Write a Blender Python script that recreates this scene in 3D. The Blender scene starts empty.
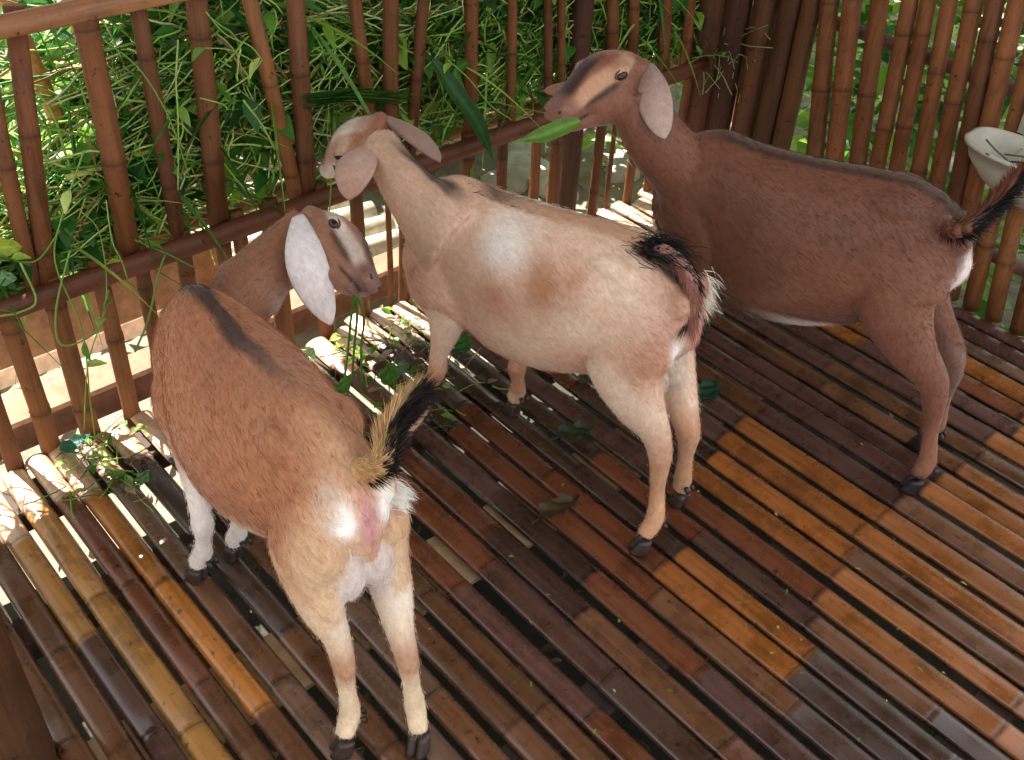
import bpy, bmesh, math, random
import numpy as np
from mathutils import Vector, Matrix
random.seed(7); rng = np.random.default_rng(7)
SC = bpy.context.scene; COL = SC.collection

# ------------------------------------------------------------------ camera
CX, CY, FPX = 512.0, 380.0, 1054.7
YAW, PITCH, ROLL, CAMH = 0.81364, 0.68116, 0.05874, 1.7
def _axes():
    f = np.array([math.cos(PITCH)*math.cos(YAW), math.cos(PITCH)*math.sin(YAW), -math.sin(PITCH)])
    r = np.cross(f, [0, 0, 1]); r /= np.linalg.norm(r); u = np.cross(r, f)
    c, s = math.cos(ROLL), math.sin(ROLL)
    return c*r+s*u, -s*r+c*u, f
RR, UU, FF = _axes()
CAM = np.array([-0.85030, -1.97610, CAMH])
cd = bpy.data.cameras.new('camera'); cam = bpy.data.objects.new('camera', cd); COL.objects.link(cam)
cd.sensor_width = 36; cd.lens = FPX*36/1024; cd.clip_start = 0.05; cd.clip_end = 200
M = Matrix(((RR[0], UU[0], -FF[0], CAM[0]), (RR[1], UU[1], -FF[1], CAM[1]), (RR[2], UU[2], -FF[2], CAM[2]), (0, 0, 0, 1)))
cam.matrix_world = M; SC.camera = cam
def ray(u, v): return FF+RR*(u-CX)/FPX-UU*(v-CY)/FPX
def Z(u, v, z):                                   # point at height z seen at pixel u, v
    r = ray(u, v); return CAM+r*((z-CAM[2])/r[2])
def PL(u, v, n, d):
    r = ray(u, v); n = np.array(n, float); return CAM+r*((d-CAM@n)/(r@n))
def PX(P):
    v = np.array(P, float)-CAM; z = v@FF
    return (CX+FPX*(v@RR)/z, CY-FPX*(v@UU)/z)

# ------------------------------------------------------------------ light
w = bpy.data.worlds.new('world'); SC.world = w; w.use_nodes = True
bg = w.node_tree.nodes['Background']; bg.inputs[0].default_value = (0.97, 0.97, 1.0, 1); bg.inputs[1].default_value = 1.4
sd = bpy.data.lights.new('sun', 'SUN'); sd.energy = 17.0; sd.angle = math.radians(0.6); sd.color = (1.0, 0.96, 0.88)
sun = bpy.data.objects.new('sun', sd); COL.objects.link(sun)
SUND = Vector((0.10, -0.64, -0.77)).normalized()
sun.rotation_euler = SUND.to_track_quat('-Z', 'Y').to_euler(); sun.location = (0, 4, 6)
SC.view_settings.view_transform = 'Standard'; SC.view_settings.look = 'None'; SC.view_settings.gamma = 1
SC.view_settings.exposure = 0.15; SC.view_settings.use_curve_mapping = False
SC.cycles.use_denoising = True
SC.cycles.max_bounces = 8; SC.cycles.diffuse_bounces = 4; SC.cycles.sample_clamp_indirect = 6

# ------------------------------------------------------------------ helpers
def lin(c):
    c = np.array(c, float)/255.0
    return np.where(c <= .04045, c/12.92, ((c+.055)/1.055)**2.4)
def tago(o, label=None, cat=None, group=None, kind=None):
    if label: o['label'] = label
    if cat: o['category'] = cat
    if group: o['group'] = group
    if kind: o['kind'] = kind
    return o
def empty(name, loc, label, cat, group=None):
    o = bpy.data.objects.new(name, None); COL.objects.link(o); o.location = loc; o.empty_display_size = .05
    return tago(o, label, cat, group)
class MB:
    """collects vertices, faces and colours (world coordinates)"""
    def __init__(s): s.v = []; s.f = []; s.c = []
    def add(s, vs, fs, col):
        b = len(s.v); s.v.extend([tuple(map(float, q)) for q in vs]); s.f.extend([tuple(i+b for i in f) for f in fs])
        if np.ndim(col) == 1: s.c.extend([tuple(col)]*len(vs))
        else: s.c.extend([tuple(q) for q in col])
    def build(s, name, mat, parent=None, smooth=True):
        me = bpy.data.meshes.new(name)
        off = Vector((0, 0, 0))
        if parent is not None: off = parent_loc(parent)
        me.from_pydata([(a[0]-off.x, a[1]-off.y, a[2]-off.z) for a in s.v], [], s.f)
        if s.c:
            at = me.color_attributes.new('Col', 'FLOAT_COLOR', 'POINT')
            a = np.ones((len(s.v), 4)); a[:, :3] = np.array(s.c)[:, :3]; at.data.foreach_set('color', a.ravel())
        if smooth: me.polygons.foreach_set('use_smooth', [True]*len(me.polygons))
        me.materials.append(mat); me.update()
        o = bpy.data.objects.new(name, me); COL.objects.link(o)
        if parent is not None: o.parent = parent
        return o
def parent_loc(p):
    l = Vector((0, 0, 0))
    while p is not None: l += Vector(p.location); p = p.parent
    return l
def catmull(pts, n):
    pts = np.array(pts, float); P = np.vstack([2*pts[0]-pts[1], pts, 2*pts[-1]-pts[-2]]); out = []
    for i in range(1, len(P)-2):
        for k in range(n):
            t = k/n; a, b, c, d = P[i-1:i+3]
            out.append(.5*((2*b)+(c-a)*t+(2*a-5*b+4*c-d)*t*t+(3*b-a-3*c+d)*t**3))
    out.append(pts[-1]); return np.array(out)
def unit(v): v = np.array(v, float); return v/(np.linalg.norm(v)+1e-12)
def rings_mesh(mb, rings, col, caps=True):
    n = len(rings[0]); vs = [q for r in rings for q in r]; fs = []
    for i in range(len(rings)-1):
        for j in range(n):
            k = (j+1) % n; fs.append((i*n+j, i*n+k, (i+1)*n+k, (i+1)*n+j))
    if caps:
        fs.append(tuple(range(n))[::-1]); fs.append(tuple((len(rings)-1)*n+j for j in range(n)))
    mb.add(vs, fs, col)
def tube(mb, pts, rad, col, n=6, sm=0):
    """round tube along points; rad scalar or list; col one colour or one per point"""
    pts = np.array(pts, float)
    rad = np.full(len(pts), rad) if np.ndim(rad) == 0 else np.array(rad, float)
    cols = np.array(col, float)
    if sm:
        z = catmull(np.column_stack([pts, rad]), sm); pts = z[:, :3]; rad = np.maximum(z[:, 3], 1e-4)
        if cols.ndim == 2: cols = catmull(cols, sm)
    rings = []; prev = None; cc = []
    for i, p in enumerate(pts):
        d = unit(pts[min(i+1, len(pts)-1)]-pts[max(i-1, 0)])
        if prev is None: s = unit(np.cross(d, [0.3, 0.2, 1.0] if abs(d[2]) < .9 else [1, 0, 0]))
        else: s = unit(prev-d*(prev@d))
        prev = s; u = np.cross(d, s)
        rings.append([p+rad[i]*(math.cos(a)*s+math.sin(a)*u) for a in np.linspace(0, 2*math.pi, n, endpoint=False)])
        if cols.ndim == 2: cc += [cols[i]]*n
    rings_mesh(mb, rings, cc if cols.ndim == 2 else cols)
def box(mb, c, ax, ay, az, hx, hy, hz, col):
    c, ax, ay, az = map(lambda q: np.array(q, float), (c, ax, ay, az)); b = min(hx, hy, hz)*.18
    vs = []; 
    for sz in (-1, 1):
        for ins in ((1, 0) if sz < 0 else (0, 1)):
            for sx, sy in ((-1, -1), (1, -1), (1, 1), (-1, 1)):
                vs.append(c+ax*sx*(hx-b*ins)+ay*sy*(hy-b*ins)+az*sz*(hz-(0 if ins else b)))
    fs = [(3, 2, 1, 0), (12, 13, 14, 15)]
    for r in range(3):
        for j in range(4):
            k = (j+1) % 4; fs.append((r*4+j, r*4+k, r*4+4+k, r*4+4+j))
    mb.add(vs, fs, col)
class NT:
    def __init__(s, name):
        s.m = bpy.data.materials.new(name); s.m.use_nodes = True; s.t = s.m.node_tree; s.b = s.t.nodes['Principled BSDF']
    def n(s, typ, ins=None, **kw):
        x = s.t.nodes.new(typ)
        for k, v in kw.items(): setattr(x, k, v)
        for k, v in (ins or {}).items():
            if isinstance(v, bpy.types.NodeSocket): s.t.links.new(v, x.inputs[k])
            else: x.inputs[k].default_value = v
        return x
    def link(s, a, b): s.t.links.new(a, b)
    def mul(s, c, f, fac=1.0):
        x = s.n('ShaderNodeMix', data_type='RGBA', blend_type='MULTIPLY'); x.inputs[0].default_value = fac
        s.link(c, x.inputs[6]); s.link(f, x.inputs[7]); return x.outputs[2]
    def ramp(s, fac, stops):
        x = s.n('ShaderNodeValToRGB', {0: fac}); e = x.color_ramp.elements
        while len(e) < len(stops): e.new(.5)
        for i, (p, c) in enumerate(stops): e[i].position = p; e[i].color = (*c, 1) if len(c) == 3 else c
        return x.outputs[0]

def mat_bamboo(name, axis, rough=(.25, .6), dirt=.5, spec=.5):
    N = NT(name); col = N.n('ShaderNodeAttribute', attribute_name='Col').outputs['Color']
    g = N.n('ShaderNodeNewGeometry').outputs['Position']
    sc = [60, 60, 60]; sc[axis] = 2.5
    mp = N.n('ShaderNodeMapping', {0: g, 3: sc}).outputs[0]
    fib = N.n('ShaderNodeTexNoise', {'Vector': mp, 'Scale': 1.6, 'Detail': 5, 'Roughness': .65}).outputs[0]
    blot = N.n('ShaderNodeTexNoise', {'Vector': g, 'Scale': 9, 'Detail': 6, 'Roughness': .7}).outputs[0]
    spot = N.n('ShaderNodeTexNoise', {'Vector': g, 'Scale': 55, 'Detail': 3, 'Roughness': .6}).outputs[0]
    c = N.mul(col, N.ramp(fib, [(.3, (.66, .64, .62)), (.5, (1, 1, 1)), (.75, (1.3, 1.27, 1.2))]))
    c = N.mul(c, N.ramp(blot, [(.32, (1-dirt,)*3), (.5, (1, 1, 1)), (.7, (1.12, 1.1, 1.08))]))
    c = N.mul(c, N.ramp(spot, [(.28, (.3, .28, .27)), (.36, (1, 1, 1))]))
    N.link(c, N.b.inputs['Base Color'])
    r = N.n('ShaderNodeMapRange', {0: blot, 1: .35, 2: .65, 3: rough[0], 4: rough[1]}).outputs[0]
    N.link(r, N.b.inputs['Roughness']); N.b.inputs['Specular IOR Level'].default_value = spec
    bm_ = N.n('ShaderNodeBump', {'Height': fib, 'Strength': .25, 'Distance': .004})
    N.link(bm_.outputs[0], N.b.inputs['Normal'])
    return N.m
def mat_vc(name, rough=.6, trans=0.0, noise=0.0, nscale=30, bump=0.0, spec=.5):
    N = NT(name); col = N.n('ShaderNodeAttribute', attribute_name='Col').outputs['Color']; c = col
    g = N.n('ShaderNodeNewGeometry').outputs['Position']
    nz = N.n('ShaderNodeTexNoise', {'Vector': g, 'Scale': nscale, 'Detail': 5, 'Roughness': .65}).outputs[0]
    if noise: c = N.mul(col, N.ramp(nz, [(.3, (1-noise,)*3), (.7, (1+noise*.7,)*3)]))
    N.link(c, N.b.inputs['Base Color']); N.b.inputs['Roughness'].default_value = rough
    N.b.inputs['Specular IOR Level'].default_value = spec
    if bump: N.link(N.n('ShaderNodeBump', {'Height': nz, 'Strength': bump, 'Distance': .01}).outputs[0], N.b.inputs['Normal'])
    if trans:
        tr = N.n('ShaderNodeBsdfTranslucent', {0: c}); mx = N.n('ShaderNodeMixShader', {0: trans})
        N.link(N.b.outputs[0], mx.inputs[1]); N.link(tr.outputs[0], mx.inputs[2])
        N.link(mx.outputs[0], N.t.nodes['Material Output'].inputs[0])
    return N.m
def mat_fur(name):
    N = NT(name); col = N.n('ShaderNodeAttribute', attribute_name='Col').outputs['Color']
    g = N.n('ShaderNodeNewGeometry').outputs['Position']
    a = N.n('ShaderNodeTexNoise', {'Vector': N.n('ShaderNodeMapping', {0: g, 3: (1.6, .7, .8)}).outputs[0], 'Scale': 85, 'Detail': 4, 'Roughness': .7}).outputs[0]
    b = N.n('ShaderNodeTexNoise', {'Vector': g, 'Scale': 11, 'Detail': 4, 'Roughness': .6}).outputs[0]
    c = N.mul(col, N.ramp(a, [(.3, (.84, .82, .8)), (.7, (1.16, 1.16, 1.16))]))
    c = N.mul(c, N.ramp(b, [(.3, (.9, .88, .86)), (.7, (1.1, 1.1, 1.1))]))
    N.link(c, N.b.inputs['Base Color']); N.b.inputs['Roughness'].default_value = .55
    N.b.inputs['Specular IOR Level'].default_value = .35
    N.b.inputs['Sheen Weight'].default_value = .25; N.b.inputs['Sheen Roughness'].default_value = .4
    N.link(N.n('ShaderNodeBump', {'Height': a, 'Strength': .3, 'Distance': .004}).outputs[0], N.b.inputs['Normal'])
    return N.m

MSLAT = mat_bamboo('floor_bamboo', 1, (.16, .42), .5, .7); MSLAT.node_tree.nodes['Principled BSDF'].inputs['Coat Weight'].default_value = .35; MSLAT.node_tree.nodes['Principled BSDF'].inputs['Coat Roughness'].default_value = .14
MPICK = mat_bamboo('fence_bamboo', 2, (.5, .75), .35, .3)
MRAIL = mat_bamboo('rail_bamboo', 0, (.4, .7), .45, .4)
MWOOD = mat_vc('rough_wood', .75, 0, .35, 25, .3)
MSOIL = mat_vc('soil', .9, 0, .4, 14, .6)
MSTONE = mat_vc('stone', .8, 0, .25, 20, .4)
MLEAF = mat_vc('leaf', .42, .5, .25, 40)
MSTEM = mat_vc('stem', .5, .15, .2, 60)
MFUR = mat_fur('fur')
MHAIR = mat_vc('hair', .5, .4, 0, 30, 0, .3)
MHORN = mat_vc('hoof_horn', .4, 0, .3, 60)
MEYE = mat_vc('eye_gloss', .08)
MPLAST = mat_vc('white_plastic', .38, .05, .12, 12)
MROOF = mat_vc('shade_thatch', .9, 0, .4, 20, .4)

# ------------------------------------------------------------------ ground, floor
def patch(x0, x1, y0, y1, z, nx, ny, amp, col):
    vs = []; fs = []
    for j in range(ny+1):
        for i in range(nx+1):
            x = x0+(x1-x0)*i/nx; y = y0+(y1-y0)*j/ny
            vs.append((x, y, z+amp*(math.sin(x*5.1+y*3.3)+math.sin(x*2.3-y*4.1)+.6*random.uniform(-1, 1))))
    for j in range(ny):
        for i in range(nx):
            a = j*(nx+1)+i; fs.append((a, a+1, a+nx+2, a+nx+1))
    m = MB(); m.add(vs, fs, col); return m
GZ = -0.42
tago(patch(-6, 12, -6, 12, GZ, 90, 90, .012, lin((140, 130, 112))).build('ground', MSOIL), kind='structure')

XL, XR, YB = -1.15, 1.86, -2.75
tago(patch(-1.3, 1.95, -2.9, .02, GZ+.022, 50, 44, .006, lin((64, 60, 48))).build('shade_soil', MSOIL), kind='structure')  # darker soil sheet: shade under the pen put into its colour
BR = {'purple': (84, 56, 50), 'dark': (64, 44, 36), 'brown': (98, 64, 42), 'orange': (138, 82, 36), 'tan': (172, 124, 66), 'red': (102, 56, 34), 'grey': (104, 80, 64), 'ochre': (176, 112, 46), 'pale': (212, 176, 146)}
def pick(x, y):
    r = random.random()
    if y > -.17: return 'pale'  # slat ends by the fence: sun patch painted into their colour
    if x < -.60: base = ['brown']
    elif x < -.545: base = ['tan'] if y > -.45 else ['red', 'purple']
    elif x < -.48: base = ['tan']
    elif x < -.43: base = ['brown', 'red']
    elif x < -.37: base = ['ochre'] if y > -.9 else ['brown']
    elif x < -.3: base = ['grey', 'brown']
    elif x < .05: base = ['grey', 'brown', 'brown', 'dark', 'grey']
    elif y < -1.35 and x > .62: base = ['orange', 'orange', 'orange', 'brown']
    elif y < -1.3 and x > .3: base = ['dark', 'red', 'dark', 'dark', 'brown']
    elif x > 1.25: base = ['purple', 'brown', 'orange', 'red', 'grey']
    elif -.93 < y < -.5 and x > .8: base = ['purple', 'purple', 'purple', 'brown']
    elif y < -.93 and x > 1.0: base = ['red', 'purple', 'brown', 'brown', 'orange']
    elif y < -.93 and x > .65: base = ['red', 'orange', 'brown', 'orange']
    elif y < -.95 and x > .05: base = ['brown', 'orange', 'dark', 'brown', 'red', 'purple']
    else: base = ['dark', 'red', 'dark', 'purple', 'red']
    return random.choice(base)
OVER = {}   # slat index near x -> explicit colours
slat_x = []
x = XL
random.seed(11)
while x < -.70: slat_x.append((x+.0275, .054)); x += .0645
slat_x += [(-.6865, .05), (-.627, .051), (-.570, .049), (-.510, .055), (-.450, .050), (-.396, .050)]
x = -.362
while x < XR-.02:
    wd = random.uniform(.050, .058) if x < .0 else random.uniform(.056, .066)
    slat_x.append((x+wd/2, wd)); x += wd+random.uniform(.007, .018)
fl = MB(); NP = 9
for si, (xc, wd) in enumerate(slat_x):
    y = .0+random.uniform(-.03, .045); ys = [y]; 
    nodes = []
    yy = -.15+random.uniform(-.05, .05) if xc < .9 else -.2
    while yy > YB:
        nodes.append(yy+random.uniform(-.02, .02)); yy -= random.uniform(.27, .40)
    if xc > .6:                                     # culms laid with their joints in line
        nodes = [random.uniform(-.22, -.15), random.uniform(-.57, -.52), -.94+random.uniform(-.03, .03), -1.35+random.uniform(-.03, .03), -1.76+random.uniform(-.03, .03), -2.15, -2.5]
    tilt = random.uniform(-.004, .004); zt = random.uniform(-.003, .003); arch = random.uniform(.015, .022)
    dx = random.uniform(-.004, .004)
    st = []   # (y, bump, colour)
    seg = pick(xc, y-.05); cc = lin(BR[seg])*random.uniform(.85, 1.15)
    st.append((y, 0, cc*.8)); st.append((y-.006, 0.0, cc))
    for nd in nodes:
        if nd > y-.05: continue
        st += [(nd+.012, 0, cc), (nd+.004, .0022, cc*.75), (nd, .0005, cc*.35), (nd-.004, .0022, cc*.7)]
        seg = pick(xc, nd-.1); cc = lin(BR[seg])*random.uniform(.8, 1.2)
        st.append((nd-.013, 0, cc))
    st.append((YB, 0, cc))
    rings = []; cols = []
    ynow = y
    full = []
    for a, b in zip(st[:-1], st[1:]):
        full.append(a)
        L = a[0]-b[0]
        if L > .12:
            k = int(L/.06)
            for q in range(1, k): full.append((a[0]-L*q/k, 0, a[2]+(b[2]-a[2])*q/k))
    full.append(st[-1])
    ph = random.uniform(0, 6)
    for (yy, bp, c_) in full:
        wob = .0022*math.sin(yy*3+ph)
        ring = []
        for k in range(NP):
            t = -1+2*k/(NP-1)
            ring.append((xc+dx+wob+t*wd/2, yy, zt+tilt*t-.001+(arch+bp)*(math.sqrt(max(0, 1-(t*.93)**2)))-arch))
        ring.append((xc+dx+wob+wd*.40, yy, zt-arch-.006)); ring.append((xc+dx+wob-wd*.40, yy, zt-arch-.006))
        rings.append(ring); cols += [c_]*len(ring)
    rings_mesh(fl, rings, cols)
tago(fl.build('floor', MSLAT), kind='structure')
# pieces under the slats: joists and pale boards seen through the gaps
j = MB()
for yy, wdh, zz, cl in ((-.07, .05, -.055, (70, 52, 40)), (-.42, .04, -.055, (60, 45, 36)), (-1.25, .04, -.055, (50, 38, 30)), (-1.75, .04, -.055, (52, 40, 32)), (-2.3, .04, -.055, (52, 40, 32))):
    box(j, ((XL+XR)/2, yy, zz), (1, 0, 0), (0, 1, 0), (0, 0, 1), (XR-XL)/2, wdh, .03, lin(cl))
tago(j.build('trim_1', MWOOD, smooth=False), kind='structure')
j = MB()
for yy, cl in ((-.80, (190, 160, 120)),):
    box(j, ((XL+XR)/2, yy, -.04), (1, 0, 0), (0, 1, 0), (0, 0, 1), (XR-XL)/2, .075, .008, lin(cl))
tago(j.build('trim_2', MWOOD, smooth=False), kind='structure')

# ------------------------------------------------------------------ fences
random.seed(21)
def picket(mb, p0, p1, r, col, nrm, flat=.55, n=10):
    """split bamboo pole from p0 (foot) to p1 (head); nrm points to the pen"""
    p0 = np.array(p0, float); p1 = np.array(p1, float); d = p1-p0; L = np.linalg.norm(d); d /= L
    s = unit(np.cross(d, nrm)); nn = np.cross(s, d)
    st = [(0, 1, 1)]; t = random.uniform(.05, .25)
    while t < L-.03:
        st += [(t-.014, 1, 1), (t-.004, 1.09, .8), (t, 1.0, .5), (t+.005, 1.08, .75), (t+.015, 1, 1)]; t += random.uniform(.2, .3)
    st.append((L, 1, 1)); st = sorted(q for q in st if 0 <= q[0] <= L)
    b = random.uniform(-.006, .006); rings = []; cols = []
    for (q, k, cm) in st:
        bow = b*math.sin(math.pi*q/L); r_ = r*(1-.08*q/L)*k
        rings.append([p0+d*q+s*(bow+r_*math.cos(a))+nn*(r_*math.sin(a)*(1 if math.sin(a) > 0 else flat)) for a in np.linspace(0, 2*math.pi, n, endpoint=False)])
        cols += [np.array(col)*cm]*n
    rings_mesh(mb, rings, cols)
NIN = np.array([0, -1, 0.])
def onf(u, v, y=0.02): return PL(u, v, (0, 1, 0), y)
def exty(p, q, z):       # point at height z on the line p-q
    t = (z-p[2])/(q[2]-p[2]); return p+(q-p)*t
BC = [(130, 82, 48), (118, 75, 44), (138, 90, 52), (108, 68, 41), (124, 76, 44)]
FE = empty('bamboo_fence', (.5, 0.02, 0), 'slatted bamboo fence with feeding gap running behind the goats from the left', 'fence')
def rail(x0, x1, z0, z1, y, th, col, name, mat=MRAIL, slope=0):
    m = MB(); n = 10; hz = (z1-z0)/2; rings = []; cols = []
    xs = np.arange(x0, x1+.01, .12)
    for i, xx in enumerate(xs):
        rings.append([(xx, y+th*math.cos(a)*.9, (z0+z1)/2+slope*(xx-x0)+hz*math.copysign(abs(math.sin(a))**.7, math.sin(a))*random.uniform(.96, 1.03)) for a in np.linspace(0, 2*math.pi, n, endpoint=False)])
        cols += [np.array(col)*random.uniform(.85, 1.15)]*n
    rings_mesh(m, rings, cols); return m.build(name, mat, FE)
rail(-1.0, 1.85, .385, .435, -.012, .022, lin((104, 62, 40)), 'rail')
rail(-1.0, 1.85, .945, .988, -.012, .022, lin((150, 104, 70)), 'rail')
# rack pickets (rail to top): pixel of axis at two heights, half width in metres
UP = [((-14, 60), (30, 270), .017), ((20, 60), (45, 262), .021), ((88, 40), (128, 248), .026), ((143, 40), (176, 225), .019), ((198, 20), (217, 205), .025), ((254, 20), (292, 180), .019),
      ((296, 20), (306, 178), .024), ((357, 20), (372, 135), .018), ((391, 20), (391, 150), .022), ((421, 20), (410, 145), .017), ((472, 10), (470, 120), .020), ((511, 10), (510, 120), .015),
      ((547, 10), (548, 130), .014), ((560, 10), (560, 130), .013), ((613, 10), (612, 100), .022), ((632, 10), (630, 100), .019), ((666, 10), (662, 70), .021), ((689, 10), (684, 65), .020), ((724, 10), (718, 60), .019), ((738, 10), (734, 60), .018)]
for (a, b, r) in UP:
    m = MB(); A = onf(*a, .03); B = onf(*b, .03); lo = exty(A, B, .395); hi = exty(A, B, .985)
    picket(m, lo, hi, r, lin(random.choice(BC))*random.uniform(.85, 1.1), NIN); m.build('picket', MPICK, FE)
LOWP = [((0, 420), .020), ((34, 399), .023), ((82, 399), .024), ((128, 399), .021), ((147, 290), .018), ((188, 273), .020), ((225, 262), .020), ((252, 320), .02), ((283, 330), .026), ((325, 330), .024), ((362, 300), .02),
        ((390, 292), .009), ((403, 285), .020), ((429, 180), .017), ((466, 177), .022), ((501, 167), .018), ((535, 167), .017), ((554, 175), .021), ((596, 175), .018), ((609, 175), .009), ((627, 191), .017), ((648, 180), .018), ((684, 103), .018), ((695, 103), .011), ((713, 105), .021), ((739, 98), .018)]
for ((u, v), r) in LOWP:
    m = MB(); A = onf(u, v, .03); tl = random.uniform(-.02, .02)
    picket(m, (A[0]-tl*A[2], .03, -.12), (A[0]+tl*(.43-A[2]), .03, .43), r, lin(random.choice(BC[:4]))*random.uniform(.7, .95), NIN); m.build('picket', MPICK, FE)
def post(mb, x, y, z0, z1, r, col, n=14):
    rings = []; cols = []
    for k, zz in enumerate(np.linspace(z0, z1, 14)):
        rings.append([(x+.004*math.sin(zz*7)+r*random.uniform(.95, 1.05)*math.cos(a), y+r*random.uniform(.95, 1.05)*math.sin(a), zz) for a in np.linspace(0, 2*math.pi, n, endpoint=False)])
        cols += [np.array(col)*random.uniform(.85, 1.15)]*n
    rings_mesh(mb, rings, cols)
pp = onf(575, 120, .03)
m = MB(); post(m, pp[0]+.01, .05, GZ-.05, 1.5, .034, lin((74, 48, 34))); m.build('post', MPICK, FE)
# corner post cluster
CORNX = 1.907
CP = empty('corner_post', (1.86, -.02, GZ), 'thick dark corner post of lashed bamboo where the two fences meet', 'post')
for i, (xx, yy, r, c_) in enumerate(((1.80, .035, .045, (88, 56, 36)), (1.87, -.01, .05, (70, 44, 30)), (1.90, -.10, .04, (96, 62, 38)), (1.90, -.185, .034, (84, 54, 34)), (1.91, -.25, .03, (100, 66, 38)))):
    m = MB(); post(m, xx, yy, GZ-.05, 1.7, r, lin(c_)); m.build('pole', MPICK, CP)
# right fence
RF = empty('bamboo_fence', (CORNX, -.9, 0), 'close-set bamboo picket fence on the right behind the white feeder', 'fence')
NR = np.array([-1, 0, 0.])
for (a, b, r) in (((830, 0), (816, 147), .030), ((854, 0), (837, 147), .031), ((881, 0), (862, 138), .029), ((909, 0), (882, 138), .026), ((929, 0), (903, 138), .025), ((950, 0), (925, 138), .025), ((974, 0), (946, 138), .026),
                  ((996, 0), (968, 138), .026), ((1019, 0), (990, 125), .027), ((1043, 20), (1008, 160), .026), ((1052, 70), (1026, 180), .026), ((1078, 90), (1046, 220), .026), ((1100, 110), (1068, 250), .026)):
    A = PL(*a, (1, 0, 0), CORNX); B = PL(*b, (1, 0, 0), CORNX)
    m = MB(); picket(m, exty(A, B, -.03), exty(A, B, 1.35), r, lin(random.choice(BC))*random.uniform(.85, 1.15), NR); m.build('picket', MPICK, RF)
for zz, yy0 in ((.60, .03), (.14, .03), (1.15, .03)):
    m = MB(); tube(m, [(CORNX+.045, .0, zz), (CORNX+.045, -1.8, zz-.02)], .02, lin((140, 112, 100)), 10); m.build('rail', MPICK, RF)

# near post at lower left
m = MB(); post(m, -.775, -.72, -.1, 1.5, .058, lin((78, 50, 28)))
tago(m.build('gate_post', MPICK), 'thick brown post cut off by the lower left corner of the frame', 'post')

# outer slanting side of the feeding rack
RK = empty('rack_side', (.4, .12, .42), 'outward slanting bamboo side of the fodder rack behind the left fence', 'rack')
for i, xx in enumerate(np.arange(-1.1, 1.75, .135)):
    m = MB(); picket(m, (xx, .10, .40), (xx+random.uniform(-.02, .02), .55, 1.06), .019, lin((186, 132, 74)), np.array([0, -.8, .5])); m.build('slat', MPICK, RK)
for yy, zz in ((.12, .385), (.57, 1.04)):
    m = MB(); tube(m, [(-1.2, yy, zz), (1.8, yy, zz)], .022, lin((170, 120, 74)), 10); m.build('rail', MRAIL, RK)

# things outside, seen under the rack
random.seed(31)
def beam(name, x0, x1, y, z, hy, hz, col, label, cat='beam', mat=MWOOD, rot=0):
    m = MB(); ax = np.array([math.cos(rot), math.sin(rot), 0]); ay = np.array([-ax[1], ax[0], 0])
    box(m, ((x0+x1)/2, y, z), ax, ay, (0, 0, 1), (x1-x0)/2, hy, hz, lin(col))
    return tago(m.build(name, mat, smooth=False), label, cat)
beam('timber_beam', -1.3, .95, .20, -.05, .05, .045, (150, 108, 82), 'long brown beam with sunlit top lying just outside the fence foot')
beam('timber_board', -1.3, .16, .23, .175, .018, .065, (190, 150, 112), 'tan knotty board set on edge outside the left fence')
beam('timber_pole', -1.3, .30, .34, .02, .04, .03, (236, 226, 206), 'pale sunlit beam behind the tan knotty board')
def rock(name, c, r, col, label, group, n=1):
    bm = bmesh.new(); bmesh.ops.create_icosphere(bm, subdivisions=3, radius=1)
    s = [random.uniform(.75, 1.2) for _ in range(3)]; ph = [random.uniform(0, 6) for _ in range(3)]
    vs = []
    for v in bm.verts:
        k = 1+.12*math.sin(v.co.x*3+ph[0])+.1*math.sin(v.co.y*4+ph[1])+.06*math.sin(v.co.z*7+ph[2])
        vs.append((c[0]+v.co.x*r*s[0]*k, c[1]+v.co.y*r*s[1]*k, c[2]+v.co.z*r*.6*s[2]*k))
    m = MB(); m.add(vs, [tuple(v.index for v in f.verts) for f in bm.faces], lin(col)); bm.free()
    return tago(m.build(name, MSTONE), label, 'stone', group)
for k in range(55):
    u = random.uniform(430, 1010); v = random.uniform(20, 230)
    p = Z(u, v, GZ+.02)
    if p[1] < .7 and p[0] < 2.1: continue
    if p[0] > 7 or p[1] > 7: continue
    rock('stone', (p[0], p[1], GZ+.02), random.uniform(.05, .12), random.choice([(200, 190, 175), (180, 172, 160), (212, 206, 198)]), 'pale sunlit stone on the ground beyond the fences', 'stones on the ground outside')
for k in range(7):                                  # sunlit poles seen between the first two goats
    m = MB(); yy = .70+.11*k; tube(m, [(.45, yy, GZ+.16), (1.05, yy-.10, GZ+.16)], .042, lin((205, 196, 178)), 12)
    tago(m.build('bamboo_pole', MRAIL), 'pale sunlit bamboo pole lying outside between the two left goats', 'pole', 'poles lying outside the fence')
m = MB()
for yy in (.75, 1.45): box(m, (.75, yy-.05, GZ+.06), unit((1.55, -.25, 0)), unit((.25, 1.55, 0)), (0, 0, 1), .36, .04, .058, lin((120, 90, 66)))
tago(m.build('bearer_timber', MWOOD, smooth=False), 'dark timber bearers carrying the sunlit poles outside', 'timber')

# ------------------------------------------------------------------ unseen roof, added to keep the sun off the pen
m = MB()
box(m, (.6, .12, 2.62), (1, 0, 0), (0, 1, 0), (0, 0, 1), 3.4, 1.62, .05, lin((120, 100, 70)))
box(m, (3.35, 1.7, 2.56), (1, 0, 0), (0, 1, 0), (0, 0, 1), 1.3, 2.1, .05, lin((120, 100, 70)))  # second slab, added to darken the ground behind the right fence
tago(m.build('shade_roof', MROOF, smooth=False), kind='structure')

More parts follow.
